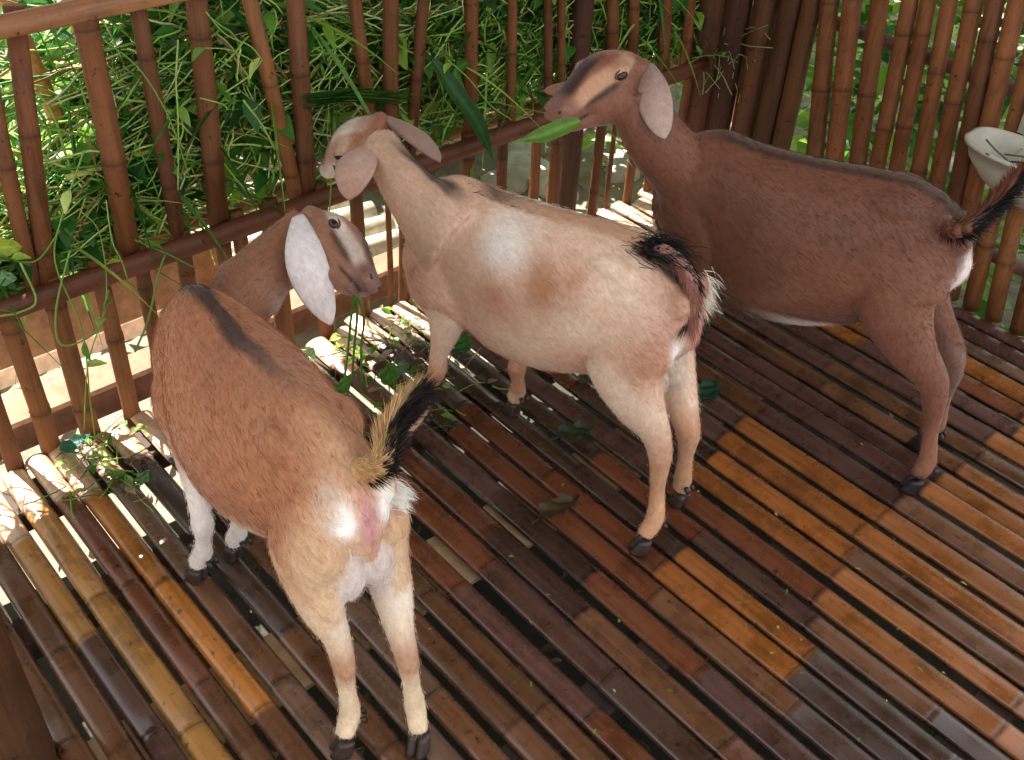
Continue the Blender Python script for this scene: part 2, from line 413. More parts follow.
# ------------------------------------------------------------------ plants
random.seed(41)
GR = [(138, 188, 66), (104, 164, 56), (166, 208, 90), (84, 140, 50), (190, 216, 116), (124, 172, 74)]
DG = [(60, 120, 46), (70, 132, 50), (86, 148, 60), (52, 100, 44)]
def blade(mb, p, d, L, wd, col, droop=.4, seg=5, fold=.25):
    p = np.array(p, float); d = unit(d); s = unit(np.cross(d, [random.gauss(0, .3), random.gauss(0, .3), 1])); vs = []; fs = []
    for i in range(seg+1):
        t = i/seg; ww = wd*math.sin(math.pi*min(.97, max(.06, t**.8)))
        q = p+d*L*t+np.array([0, 0, -droop*L*t*t]); up = np.cross(s, d)
        vs += [q-s*ww/2+up*ww*fold, q, q+s*ww/2+up*ww*fold]
    for i in range(seg):
        a = i*3; fs += [(a, a+1, a+4, a+3), (a+1, a+2, a+5, a+4)]
    mb.add(vs, fs, col)
def stemline(p, d, L, n=6, wig=.35, droop=.25):
    pts = [np.array(p, float)]; d = unit(d)
    for i in range(n):
        d = unit(d+np.array([random.gauss(0, wig), random.gauss(0, wig), random.gauss(0, wig)-droop])*.5)
        pts.append(pts[-1]+d*L/n)
    return pts
def rackpt():
    x = random.uniform(-1.05, 1.75)
    t0 = .84-.05*x+.05*math.sin(x*7)-.34*max(0, min(1, (.10-x)/.45))
    y = .05+(.06+.68*(t0-.42))*random.random()**1.2; top = t0+.05*y; bot = max(.44, .42+(y-.12)/.68)
    return np.array([x, y, random.uniform(bot, max(top, bot+.03))])
st = MB(); lv = MB(); dk = MB()
for i in range(4200):
    p = rackpt()
    if p[2] > .9 and random.random() < .4: continue
    d = (random.gauss(0, 1), random.gauss(0, .35), random.gauss(0, .5)); L = random.uniform(.08, .3)
    pts = stemline(p, d, L, 5, .3, .1)
    pts = [np.array([q[0], max(q[1], .045) if q[2] < .95 else q[1], max(q[2], .40)]) for q in pts]
    c = lin(random.choice(GR if random.random() < .75 else [(170, 160, 90), (150, 120, 70)]))
    tube(st, pts, random.uniform(.0014, .0032), c, 4)
for i in range(6500):
    p = rackpt(); c = lin(random.choice(GR[:4]+DG+DG)); L = random.uniform(.03, .075)
    blade(lv, p, (random.gauss(0, 1), random.gauss(0, .6), random.gauss(0, .6)), L, L*random.uniform(.35, .75), c, .3, 4)
for i in range(900):
    p = rackpt(); p[1] = max(.07, p[1]); c = lin(random.choice(GR+DG)); L = random.uniform(.12, .34)
    blade(lv, p, (random.gauss(0, 1), random.gauss(0, .3), random.gauss(0, .35)), L, random.uniform(.006, .014), c, .35, 6)
for i in range(700):
    p = np.array([random.uniform(-1.0, 1.6), random.uniform(.045, .14), random.uniform(.5, .86)]); p[2] -= .22 if p[0] < -.1 else 0
    pts = stemline(p, (random.gauss(0, 1), random.gauss(0, .15), random.gauss(-.2, .6)), random.uniform(.1, .32), 6, .3, .05)
    pts = [np.array([q[0], max(q[1], .03), max(q[2], .42)]) for q in pts]
    tube(st, pts, random.uniform(.0014, .0026), lin(random.choice([(186, 208, 120), (160, 190, 96), (198, 204, 150), (140, 176, 84)])), 4)
tago(st.build('fodder_stems', MSTEM), 'heap of cut green stems filling the rack behind the left fence', 'fodder', kind='stuff')
tago(lv.build('fodder_leaves', MLEAF), 'mass of green leaves and grass blades packed in the rack', 'fodder', kind='stuff')
# plants growing outside, sunlit
og = MB()
for i in range(5200):
    x = random.uniform(-2.5, 7); y = random.uniform(.75, 6)
    if random.random() < .45: x = random.uniform(2.1, 5); y = random.uniform(-2, 3)
    if random.random() > .35+.65*(math.sin(x*1.7+1)*math.sin(y*1.9) > -.1): continue
    if .4 < x < 1.15 and y < 1.7: continue
    L = random.uniform(.05, .16); c = lin(random.choice(GR))
    blade(og, (x, y, GZ+random.uniform(.0, .22)), (random.gauss(0, 1), random.gauss(0, 1), random.uniform(0, 1.2)), L, L*random.uniform(.25, .6), c, .3, 4)
for i in range(9000):                               # taller growth close behind the rack and the right fence
    if i % 3 < 2: x = random.uniform(.05, 2.2); y = random.uniform(.95, 2.6); z = random.uniform(-.4, .75)*(1 if x < .3 or y > 1.8 else .3)
    else: x = random.uniform(2.2, 3.2); y = random.uniform(-1.4, 1.2); z = random.uniform(-.1, 1.3)
    if x > .3 and x < 1.3 and y < 1.75: continue
    L = random.uniform(.06, .16); c = lin(random.choice(GR+DG))
    blade(og, (x, y, z), (random.gauss(0, 1), random.gauss(0, 1), random.uniform(-.4, 1.)), L, L*random.uniform(.3, .6), c, .3, 3)
tago(og.build('undergrowth', MLEAF), 'low leafy green plants covering the sunlit ground outside', 'plants', kind='stuff')
lt = MB()
for i in range(2600):
    x = random.uniform(-1.5, 5); y = random.uniform(-2.6, 3.5)
    inside = x < 1.85 and y < 0
    c = lin(random.choice([(150, 130, 100), (110, 90, 64), (186, 170, 140), (90, 110, 60), (128, 100, 70)]))
    L = random.uniform(.02, .07)
    blade(lt, (x, y, GZ+.04+random.uniform(0, .02)), (random.gauss(0, 1), random.gauss(0, 1), random.gauss(0, .15)), L, L*random.uniform(.15, .6), c, .05, 3)
tago(lt.build('leaf_litter', MLEAF), 'dry leaf litter and straw scattered over the ground below the floor', 'litter', kind='stuff')

# ------------------------------------------------------------------ goats
NS = 28
def sect(c, s, u, a, bu, bd, e=2.15):
    out = []
    for t in np.linspace(0, 2*math.pi, NS, endpoint=False):
        x, y = math.cos(t), math.sin(t)
        x = math.copysign(abs(x)**(2/e), x); y = math.copysign(abs(y)**(2/e), y)
        out.append(c+s*x*a+u*y*(bu if y > 0 else bd))
    return out
def loft(mb, st, sm=5, e=2.15):
    """st rows: centre(3) side(3) up(3) a bu bd"""
    Zm = catmull(np.array(st, float), sm); R = []
    for r in Zm:
        sd = unit(r[3:6]); up = unit(r[6:9]-sd*(sd@r[6:9])); R.append(sect(r[:3], sd, up, max(r[9], .002), max(r[10], .002), max(r[11], .002), e))
    rings_mesh(mb, R, (1, 1, 1))
def limb(mb, pts, wl, wf, lat, sm=5):
    """pts joints, wl lateral half widths, wf fore-aft half widths"""
    pts = np.array(pts, float); rows = []
    for i, p in enumerate(pts):
        d = unit(pts[min(i+1, len(pts)-1)]-pts[max(i-1, 0)]); sd = unit(lat-d*(lat@d)); up = np.cross(sd, d)
        rows.append([*p, *sd, *up, wl[i], wf[i], wf[i]])
    loft(mb, rows, sm)
def ellip(mb, c, ax, r):
    bm = bmesh.new(); bmesh.ops.create_icosphere(bm, subdivisions=3, radius=1); ax = np.array(ax, float)
    mb.add([np.array(c)+ax[0]*v.co.x*r[0]+ax[1]*v.co.y*r[1]+ax[2]*v.co.z*r[2] for v in bm.verts], [tuple(q.index for q in f.verts) for f in bm.faces], (1, 1, 1)); bm.free()
def sstep(a, b, x): t = np.clip((x-a)/(b-a), 0, 1); return t*t*(3-2*t)
def vnoise(P, sc, seed):
    """smooth pseudo noise, -1..1"""
    r = np.random.default_rng(seed); o = np.zeros(len(P)); tot = 0
    for k in range(7):
        d = r.normal(size=3); d /= np.linalg.norm(d); f = sc*r.uniform(.6, 2.4); o += np.sin(P@d*f+r.uniform(0, 6.3)+1.3*np.sin(P@r.normal(size=3)*sc*.5)); tot += 1
    return o/math.sqrt(tot)/1.2
def segdist(P, A, B, ra, rb):
    d = B-A; L2 = d@d; t = np.clip(((P-A)@d)/L2, 0, 1); q = A+t[:, None]*d; D = np.linalg.norm(P-q, axis=1); return D/(ra+(rb-ra)*t), t
def hairs(P, D, Lh, wd, C, nrm=None, curl=.3, bend=(0, 0, -.3)):
    """hair strands: roots P, directions D, lengths, width, colours -> MB"""
    m = MB(); n = len(P); bend = np.array(bend)
    D = D/np.linalg.norm(D, axis=1)[:, None]; vs = []; 
    S = np.cross(D, rng.normal(size=(n, 3))); S /= np.linalg.norm(S, axis=1)[:, None]
    L = Lh[:, None]; b = bend*L*rng.uniform(.5, 1.2, size=(n, 1)); cu = S[:, [1, 2, 0]]*L*curl*rng.normal(size=(n, 1))*.3
    p0 = P-S*wd[:, None]/2; p1 = P+S*wd[:, None]/2; q = P+D*L*.55+b*.3+cu; p2 = q-S*wd[:, None]*.4; p3 = q+S*wd[:, None]*.4; p4 = P+D*L+b+cu*1.6
    V = np.stack([p0, p1, p3, p2, p4], 1).reshape(-1, 3)
    m.v = [tuple(a) for a in V.tolist()]
    m.f = [f for i in range(n) for f in ((i*5, i*5+1, i*5+2, i*5+3), (i*5+3, i*5+2, i*5+4))]
    m.c = [tuple(a) for a in np.repeat(C, 5, axis=0).tolist()]
    return m
def at_dist(p, u, v, L, far=False):
    '''point seen at pixel u, v that lies L from p'''
    r = unit(ray(u, v)); b = (np.array(p)-CAM)@r; q = CAM+r*b; h2 = L*L-np.sum((q-p)**2)
    if h2 <= 0: return p+unit(q-p)*L
    return CAM+r*(b+(1 if far else -1)*math.sqrt(h2))
def pal(*names): return [lin(n) for n in names]
def goat(G):
    O = np.array([*G['O'], 0.]); a = unit([*G['dir'], 0]); l = np.cross([0, 0, 1], a); up = np.array([0, 0, 1.]); K = G.get('k', 1.0); KW = G.get('kw', 1.0)
    KS = K*G.get('ks', 1.0); W = lambda s, o, z: O+a*s*KS+l*o*K+up*z*K
    mb = MB(); segs = []
    prof = G.get('prof') or [(-.035, .545, .47, .035), (-.01, .60, .43, .062), (.05, .64, .385, .088), (.12, .662, .345, .100), (.20, .664, .315, .108), (.30, .657, .285, .122), (.39, .652, .275, .126),
            (.47, .655, .285, .112), (.54, .660, .315, .090), (.60, .635, .345, .078), (.65, .585, .375, .060), (.68, .54, .41, .035)]
    bend = G.get('bend', 0.0); rows = []
    for (s, zt, zb, wd) in prof:
        ob = bend*max(0, s-.25)**2
        c = zb+(zt-zb)*.52; rows.append([*W(s, ob, c), *l, 0, 0, 1, wd*K*KW, (zt-c)*K, (c-zb)*K])
    loft(mb, rows, 5, 2.05)
    ridge = [W(s, bend*max(0, s-.25)**2, zt-.012) for (s, zt, zb, wd) in prof[2:10]]
    limb(mb, ridge, [.022*K]*8, [.018*K]*8, l)
    # hip bones, shoulder blades, ribs swell
    for sg in (1, -1):
        ellip(mb, W(.14, .056*sg, .615), (a, l, up), (.05*K, .026*K, .030*K))
        ellip(mb, W(.00, .042*sg, .575), (a, l, up), (.030*K, .020*K, .03*K))
        ellip(mb, W(.56, .055*sg, .50), (unit(a+up*.6), l, unit(up-a*.6)), (.075*K, .035*K, .12*K))
    # legs
    LEG = {}
    for key, sg in (('LH', 1), ('RH', -1)):
        hk, ft, hf = [np.array(q, float) for q in G[key]]
        hw_ = G.get('hw', 1.0); hip = W(.09, .045*sg*hw_, .545); sti = W(.105, .080*sg*hw_, .39)
        mid = (sti*.45+hk*.55)+up*.0-a*.012
        pts = [hip, W(.068, .066*sg*hw_, .465), W(.070, .076*sg*hw_, .405), sti*.30+mid*.70-a*.020, hk+a*.018+up*.05, hk, hk*.5+ft*.5, ft, hf+up*.03]
        lw = G.get('lw', 1.0); wl = [.038, .048, .046*lw, .035*lw, .024*lw, .0205*lw, .0150, .0185, .017]; wf = [.075, .088, .080, .054, .035, .026, .0170, .0205, .019]
        limb(mb, pts, [q*K for q in wl], [q*K for q in wf], l)
        ellip(mb, hk-unit([*a[:2], 0])*.012*K, (a, l, up), (.016*K, .014*K, .024*K))
        LEG[key] = [hip, sti, hk, ft, hf]
    for key, sg in (('LF', 1), ('RF', -1)):
        kn, ft, hf = [np.array(q, float) for q in G[key]]
        sh = W(.585, .055*sg, .47); el = W(.52, .072*sg, .375)
        pts = [sh, W(.55, .066*sg, .43), el, el*.5+kn*.5, kn+up*.03*K, kn, kn*.5+ft*.5, ft, hf+up*.03]
        wl = [.040, .045, .036, .024, .020, .022, .0145, .019, .017]; wf = [.065, .075, .050, .028, .020, .022, .0155, .020, .019]
        limb(mb, pts, [q*K for q in wl], [q*K for q in wf], l)
        LEG[key] = [sh, el, kn, ft, hf]
    # neck
    nk = [np.array(q, float) for q in G['neck']]; nw = G.get('nw', [(.075, .115), (.062, .09), (.050, .070), (.045, .058), (.044, .052)])
    rows = []; HKp = G.get('hk', 1.0)*K; H0p = np.array(G['head'], float)
    nose = at_dist(H0p, *G['nose'][:2], .205*HKp, G['nose'][2]); hx = unit(nose-H0p); hz = unit(G['hz'])
    hz = unit(hz-hx*(hz@hx)); hy = np.cross(hz, hx)
    if hy@l < 0 and False: hy = -hy
    for i, p in enumerate(nk):
        t = i/(len(nk)-1); d = unit(nk[min(i+1, len(nk)-1)]-nk[max(i-1, 0)])
        sd = unit(l*(1-t)+hy*t); sd = unit(sd-d*(sd@d)); u2 = np.cross(d, sd); 
        rows.append([*p, *sd, *u2, nw[i][0]*K, nw[i][1]*K, nw[i][1]*K])
    loft(mb, rows, 5, 2.0)
    # head
    H0 = np.array(G['head'], float); HK = G.get('hk', 1.0)*K
    HW = lambda x, y, z: H0+hx*x*HK+hy*y*HK+hz*z*HK
    hs = [(-.03, .030, .022, .035), (-.005, .044, .040, .055), (.03, .052, .053, .068), (.065, .050, .058, .070), (.10, .040, .054, .062), (.135, .032, .043, .053), (.165, .029, .031, .046), (.19, .029, .022, .036), (.208, .022, .012, .022)]
    op = G.get('open', 0.0)
    loft(mb, [[*HW(x, 0, 0), *hy, *hz, q*HK, b*HK, c*HK*(1 if x < .12 else .55)] for x, q, b, c in hs], 5, 2.2)
    jz = lambda x: -.012*op*(x-.05)/.15
    loft(mb, [[*HW(x, 0, z+2.2*jz(x)), *hy, *hz, q*HK, b*HK, b*HK] for x, q, b, z in ((.03, .034, .026, -.048), (.08, .032, .026, -.042), (.12, .025, .020, -.036), (.16, .021, .015, -.032), (.188, .016, .011, -.028))], 4)
    for sg in (1, -1):
        ellip(mb, HW(.062, .040*sg, .030), (hx, hy, hz), (.024*HK, .016*HK, .014*HK))
        ellip(mb, HW(.06, .036*sg, -.022), (hx, hy, hz), (.036*HK, .018*HK, .034*HK))
        ellip(mb, HW(.192, .013*sg, .010), (hx, hy, hz), (.016*HK, .012*HK, .010*HK))
        ellip(mb, HW(.0, .037*sg, .008), (hx, hy, hz), (.026*HK, .018*HK, .020*HK))
    # udder
    if G.get('udder'):
        for sg in (1, -1):
            us = G['udder']; uz = G.get('udz', 0)
            ellip(mb, W(.022, .026*sg, .375+uz), (a, l, up), (.055*K*us, .036*K*us, .07*K*us)); limb(mb, [W(.045, .03*sg, .34+uz), W(.05, .036*sg, .285+uz), W(.055, .038*sg, .27+uz)], [.014*K*us, .010*K*us, .006*K*us], [.014*K*us, .010*K*us, .006*K*us], l)
    ellip(mb, W(-.028, 0, .50), (a, l, up), (.018*K, .018*K, .045*K))
    tmp = mb.build('tmp', MFUR); rm = tmp.modifiers.new('r', 'REMESH'); rm.mode = 'VOXEL'; rm.voxel_size = .0046
    sm_ = tmp.modifiers.new('s', 'SMOOTH'); sm_.factor = .6; sm_.iterations = 14
    me = bpy.data.meshes.new_from_object(tmp.evaluated_get(bpy.context.evaluated_depsgraph_get()))
    bpy.data.objects.remove(tmp); me.name = 'body'
    n = len(me.vertices); V = np.zeros(n*3); me.vertices.foreach_get('co', V); V = V.reshape(-1, 3)
    # ears
    ears = MB()
    near = 1 if np.linalg.norm(HW(0, .1, 0)-CAM) < np.linalg.norm(HW(0, -.1, 0)-CAM) else -1
    for ei, (ro, tipuv, Le, far, nrm, wd, bw) in enumerate(G['ears']):
        sg = near if ei == 0 else -near; root = HW(ro[0], ro[1]*sg, ro[2]); tip = at_dist(root, *tipuv, Le, far); nrm = unit(hy*sg) if nrm is None else unit(nrm); d = tip-root; Ln = np.linalg.norm(d); d /= Ln; s = unit(np.cross(d, nrm)); nn = np.cross(s, d); rows = []
        for t, ww in catmull([(0, .30), (.08, .48), (.25, .80), (.45, 1.0), (.65, .96), (.82, .72), (.93, .42), (1.0, .05)], 3):
            rows.append((root+d*Ln*t+nn*bw*math.sin(math.pi*t), ww*wd/2, t))
        m = 13; rings = []
        for (c, ww, t) in rows:
            th = .0032+.004*(1-t); ring = []
            for k in range(m):
                x = -1+2*k/(m-1); ring.append(c+s*x*ww+nn*(th+.22*ww*(1-x*x)*(1.4-t)))
            for k in range(m-1, -1, -1):
                x = -1+2*k/(m-1); ring.append(c+s*x*ww*.98+nn*(-th*.3+.22*ww*(1-x*x)*(1.4-t)))
            rings.append(ring)
        rings_mesh(ears, rings, (1, 1, 1))
    # merge body + ears in one mesh
    fb = [tuple(p.vertices) for p in me.polygons]; vb = V; ve = np.array(ears.v); 
    allv = np.vstack([vb, ve]); fa = fb+[tuple(i+len(vb) for i in f) for f in ears.f]
    P = allv; part = np.zeros(len(P), int); tt = np.zeros(len(P)); best = np.full(len(P), 9e9)
    def cand(code, A, B, ra, rb, t0=0., t1=1.):
        nonlocal part, tt, best
        D, t = segdist(P, np.array(A), np.array(B), ra*K, rb*K); m = D < best; best[m] = D[m]; part[m] = code; tt[m] = (t0+(t1-t0)*t)[m]
    loc = np.column_stack([((P-O)@a)/KS, ((P-O)@l)/K, P[:, 2]/K])
    for i in range(len(prof)-2): cand(0, W(prof[i][0], 0, .47), W(prof[i+1][0], 0, .47), max(.06, prof[i][3]), max(.06, prof[i+1][3]))
    for key, c in (('LH', 1), ('RH', 2)):
        L = LEG[key]; cand(c, L[1], L[2], .05, .022, 0, .4); cand(c, L[2], L[3], .02, .018, .4, .85); cand(c, L[3], L[4], .02, .02, .85, 1)
    for key, c in (('LF', 3), ('RF', 4)):
        L = LEG[key]; cand(c, L[1], L[2], .035, .02, 0, .4); cand(c, L[2], L[3], .02, .018, .4, .85); cand(c, L[3], L[4], .02, .02, .85, 1)
    for i in range(len(nk)-1): cand(5, nk[i], nk[i+1], nw[i][0]*1.1, nw[i+1][0]*1.1, i/(len(nk)-1), (i+1)/(len(nk)-1))
    cand(6, HW(0, 0, 0), HW(.2, 0, -.01), .06/K*HK, .032/K*HK)
    part[len(vb):] = 7
    hd = np.column_stack([((P-H0)@hx), ((P-H0)@hy), ((P-H0)@hz)])/HK
    ed = np.zeros(len(me.edges)*2, int); me.edges.foreach_get('vertices', ed); ed = ed.reshape(-1, 2)
    deg = np.bincount(ed.ravel(), minlength=n).astype(float)+1e-9
    class PM:
        def __init__(s): s.c = {}
        def __eq__(s, k):
            if k not in s.c:
                f = (part == k).astype(float); g = f[:n].copy()
                for _ in range(45 if k in (0, 5) else 22):
                    q = np.bincount(ed[:, 0], g[ed[:, 1]], n)+np.bincount(ed[:, 1], g[ed[:, 0]], n); g = .4*g+.6*q/deg
                f[:n] = g; s.c[k] = f
            return s.c[k]
        def __ne__(s, k): return 1-(s == k)
        def __lt__(s, k): return sum((s == i) for i in range(k))
    C = G['coat'](P, PM(), tt, loc, hd, dict(nk=nk, l=l, a=a))
    # ear tint per ear
    nE = len(ve)//len(G['ears'])
    for i, (ecol) in enumerate(G['earcol']):
        sl = slice(len(vb)+i*nE, len(vb)+(i+1)*nE); k = np.arange(nE)//26/3; rim = np.abs((np.arange(nE) % 26 % 13)-6)/6
        C[sl] = np.array(ecol[0])*(1-k[:, None]/7)+np.array(ecol[1])*(k[:, None]/7)
        C[sl] *= (1-.12*rim[:, None]**3)
    C = np.clip(C, .003, 1)
    base = empty('goat', tuple(O), G['label'], 'goat')
    m2 = MB(); m2.v = [tuple(q) for q in P.tolist()]; m2.f = fa; m2.c = [tuple(q) for q in C.tolist()]
    m2.build('body', MFUR, base)
    # short coat hair lying back and down
    nb = len(vb); keep = np.where(np.isin(part, [0, 1, 2, 3, 4, 5, 6]))[0]; keep = keep[keep < nb]
    nrmv = np.zeros(n*3); me.vertices.foreach_get('normal', nrmv); nrmv = nrmv.reshape(-1, 3)
    idx = rng.choice(keep, 68000); Pn = P[idx]+rng.normal(size=(len(idx), 3))*.002; Nn = nrmv[idx]
    flow = np.where(np.isin(part[idx], [1, 2, 3, 4])[:, None], np.array([0, 0, -1.]), -a*.8+np.array([0, 0, -.45]))
    flow = np.where((part[idx] == 6)[:, None], -hx, flow)
    nd5 = unit(nk[0]-nk[-1]); flow = np.where((part[idx] == 5)[:, None], nd5, flow)
    flow = flow+rng.normal(size=flow.shape)*.22; flow = flow-Nn*(np.sum(flow*Nn, 1))[:, None]
    D = flow/np.linalg.norm(flow, axis=1)[:, None]+Nn*.07
    L = np.where(part[idx] == 0, .014, .010)*rng.uniform(.6, 1.3, len(idx)); L = np.where(part[idx] == 6, .006, L)
    tuft = (part[idx] == 0) & (loc[idx, 2] < .33); L = np.where(tuft, L*1.7, L)
    Ch = C[idx]*rng.uniform(.88, 1.35, size=(len(idx), 1))
    hairs(Pn-Nn*.0008, D, L, np.full(len(idx), .0007), np.clip(Ch, .003, 1), curl=.15, bend=(0, 0, -.02)).build('coat', MHAIR, base)
    # white / dark extra tufts
    for (c, d, L, nT, spread, col, cv) in G.get('tufts', []):
        c = np.array(c, float); Q = c+rng.normal(size=(nT, 3))*np.array(spread); DD = unit(d)+rng.normal(size=(nT, 3))*.22
        CC = np.clip(lin(col)*rng.uniform(1-cv, 1+cv, size=(nT, 1)), .003, 1)
        hairs(Q, DD, L*rng.uniform(.6, 1.15, nT), np.full(nT, .0013), CC).build('hair_tuft', MHAIR, base)
    # dorsal crest
    if G.get('crest'):
        s0, s1, col, Lc = G['crest']; nC = 1800; s = rng.uniform(s0, s1, nC); pr = np.array(prof)
        Q = np.array([W(q, bend*max(0, q-.25)**2+rng.normal()*.008, np.interp(q, pr[:, 0], pr[:, 1])-.002) for q in s])
        hairs(Q, -a*.9+up*.28+rng.normal(size=(nC, 3))*.15, Lc*rng.uniform(.6, 1.2, nC), np.full(nC, .0011), lin(col)*rng.uniform(.5, 1.6, size=(nC, 1))).build('back_crest', MHAIR, base)
    # tail
    tp = catmull(np.array([W(.05, 0, .59)]+list(G['tail']), float), 6); rt = np.interp(np.linspace(0, 1, len(tp)), [0, .3, .7, 1], G.get('tr', [.022, .016, .010, .003])); rt[-1] = .001; rt[0] = .004
    m = MB(); tc = G['tailcol']; cc = [lin(tc[0])*(1-t)+lin(tc[1])*t for t in np.linspace(0, 1, len(tp))]
    tube(m, tp, rt, np.array(cc), 10); tl = m.build('tail', MFUR, base)
    nT = G.get('nt', 2200); ti = rng.uniform(.12, .98, nT); fi = ti*(len(tp)-1); i_ = fi.astype(int); fr = (fi-i_)[:, None]; i2 = np.minimum(i_+1, len(tp)-1)
    Q = tp[i_]*(1-fr)+tp[i2]*fr; td = tp[i2]-tp[i_]; td /= np.linalg.norm(td, axis=1)[:, None]+1e-9
    rad = rng.normal(size=(nT, 3)); rad -= td*np.sum(rad*td, 1)[:, None]; rad /= np.linalg.norm(rad, axis=1)[:, None]
    tdir = G.get('hair_side'); side = np.array(tdir, float) if tdir is not None else None
    DD = td*.8+rad*G.get('flare', .5)
    if side is not None:
        sc = rad@unit(side); CA = np.where(sc[:, None] > G.get('split', 0), lin(G['hair_dark']), lin(G['hair_light']))
    else: CA = np.tile(lin(G['hair_dark']), (nT, 1))
    Lt = G.get('hl', .045)*rng.uniform(.5, 1.2, nT)*(.7+.6*ti)
    hm = hairs(Q+rad*rt[i_][:, None]*.7, DD, Lt, np.full(nT, .0014), np.clip(CA*rng.uniform(.6, 1.4, size=(nT, 1)), .003, 1)).build('tail_hair', MHAIR, None)
    hm.parent = tl
    hm.data.transform(Matrix.Translation(-parent_loc(base)))
    # hooves
    for key in ('LH', 'RH', 'LF', 'RF'):
        ft, hf = np.array(G[key][1], float), np.array(G[key][2], float); fwd = unit((hf-ft)*np.array([1, 1, 0])+a*.02); ll = np.cross([0, 0, 1], fwd); m = MB()
        for sg in (1, -1):
            m = MB(); c0 = hf+ll*sg*.0092*K
            rows = [[*(c0+fwd*(-.004)+up*(.036*K-hf[2])), *ll, *fwd, .0090*K, .014*K, .014*K], [*(c0+fwd*.000+up*(.020*K-hf[2])), *ll, *fwd, .0105*K, .018*K, .016*K], [*(c0+fwd*.004+up*(.001-hf[2])), *ll, *fwd, .011*K, .024*K, .017*K]]
            Zm = catmull(np.array(rows), 3); rings_mesh(m, [sect(r[:3], unit(r[3:6]), unit(r[6:9]), r[9], r[10], r[11]) for r in Zm], lin(G.get('hoofcol', (62, 48, 42))))
            m.build('hoof', MHORN, base)
            m = MB(); dc = ft-fwd*.018*K+ll*sg*.009*K-up*.010*K; tube(m, [dc, dc-fwd*.006*K-up*.008*K, dc-fwd*.009*K-up*.016*K], [.005*K, .006*K, .002*K], lin((44, 34, 28)), 8); m.build('dewclaw', MHORN, base)
    # eyes
    for sg in (1, -1):
        m = MB(); b4 = MB(); ellip(m, HW(.068, .0475*sg, .024), (hx, hy, hz), (.0135*HK, .009*HK, .0088*HK)); m.c = [tuple(lin((46, 28, 16)))]*len(m.v); e_ = m.build('eye', MEYE, base)
        m = MB(); ellip(m, HW(.068, .0555*sg, .024), (hx, hy, hz), (.0065*HK, .0012*HK, .002*HK)); m.c = [(.002, .002, .002)]*len(m.v); q_ = m.build('pupil', MEYE, None); q_.data.transform(Matrix.Translation(-parent_loc(base))); q_.parent = e_
        m = MB(); pts = [HW(.068+.0155*math.cos(t), (.0500-.003*abs(math.cos(t)))*sg, .025+.0100*math.sin(t)) for t in np.linspace(-.3, math.pi+.3, 9)]; tube(m, pts, .0022*HK, lin(G['lid']), 6); m.build('eyelid', MFUR, base)
        m = MB(); ellip(m, HW(.200, .0155*sg, .008), (unit(hx-hz*.3), hy, hz), (.008*HK, .006*HK, .0045*HK)); m.c = [tuple(lin((36, 22, 20)))]*len(m.v); m.build('nostril', MHORN, base)
    return base, W, HW

def mixc(C, col, m): m = np.clip(m, 0, 1); return C*(1-m[:, None])+np.array(col)*m[:, None]
def face(C, part, hd, dark, tan, muz, forehead=None, w=1.0, tw=.9, tn=.05):
    h = part == 6
    x, y, z = hd[:, 0], np.abs(hd[:, 1]), hd[:, 2]
    if forehead is not None: C = mixc(C, forehead, h*sstep(.02, .035, z)*sstep(.03, .02, y)*sstep(.10, .07, x))
    C = mixc(C, dark, h*sstep(.02, .012, y)*sstep(.05, .1, x)*sstep(.0, .02, z)*w*.85)            # dark nose bridge
    C = mixc(C, tan, h*sstep(.017, .024, y)*sstep(.017, .026, z+.22*(x-.06))*sstep(.0, .03, x)*sstep(.19, .15, x)*sstep(tn+.012, tn, z+.12*(x-.06))*tw)   # light band eye to nose
    C = mixc(C, dark, h*np.exp(-((z-.012+.18*(x-.07))/.007)**2)*sstep(.07, .085, x)*sstep(.17, .13, x)*.8*sstep(.02, .03, y))                  # dark line from the eye
    C = mixc(C, muz, h*sstep(.165, .19, x)*.7)
    C = mixc(C, dark*.4, h*np.exp(-((z+.022)/.0035)**2)*sstep(.13, .15, x)*.9)                          # mouth
    return C
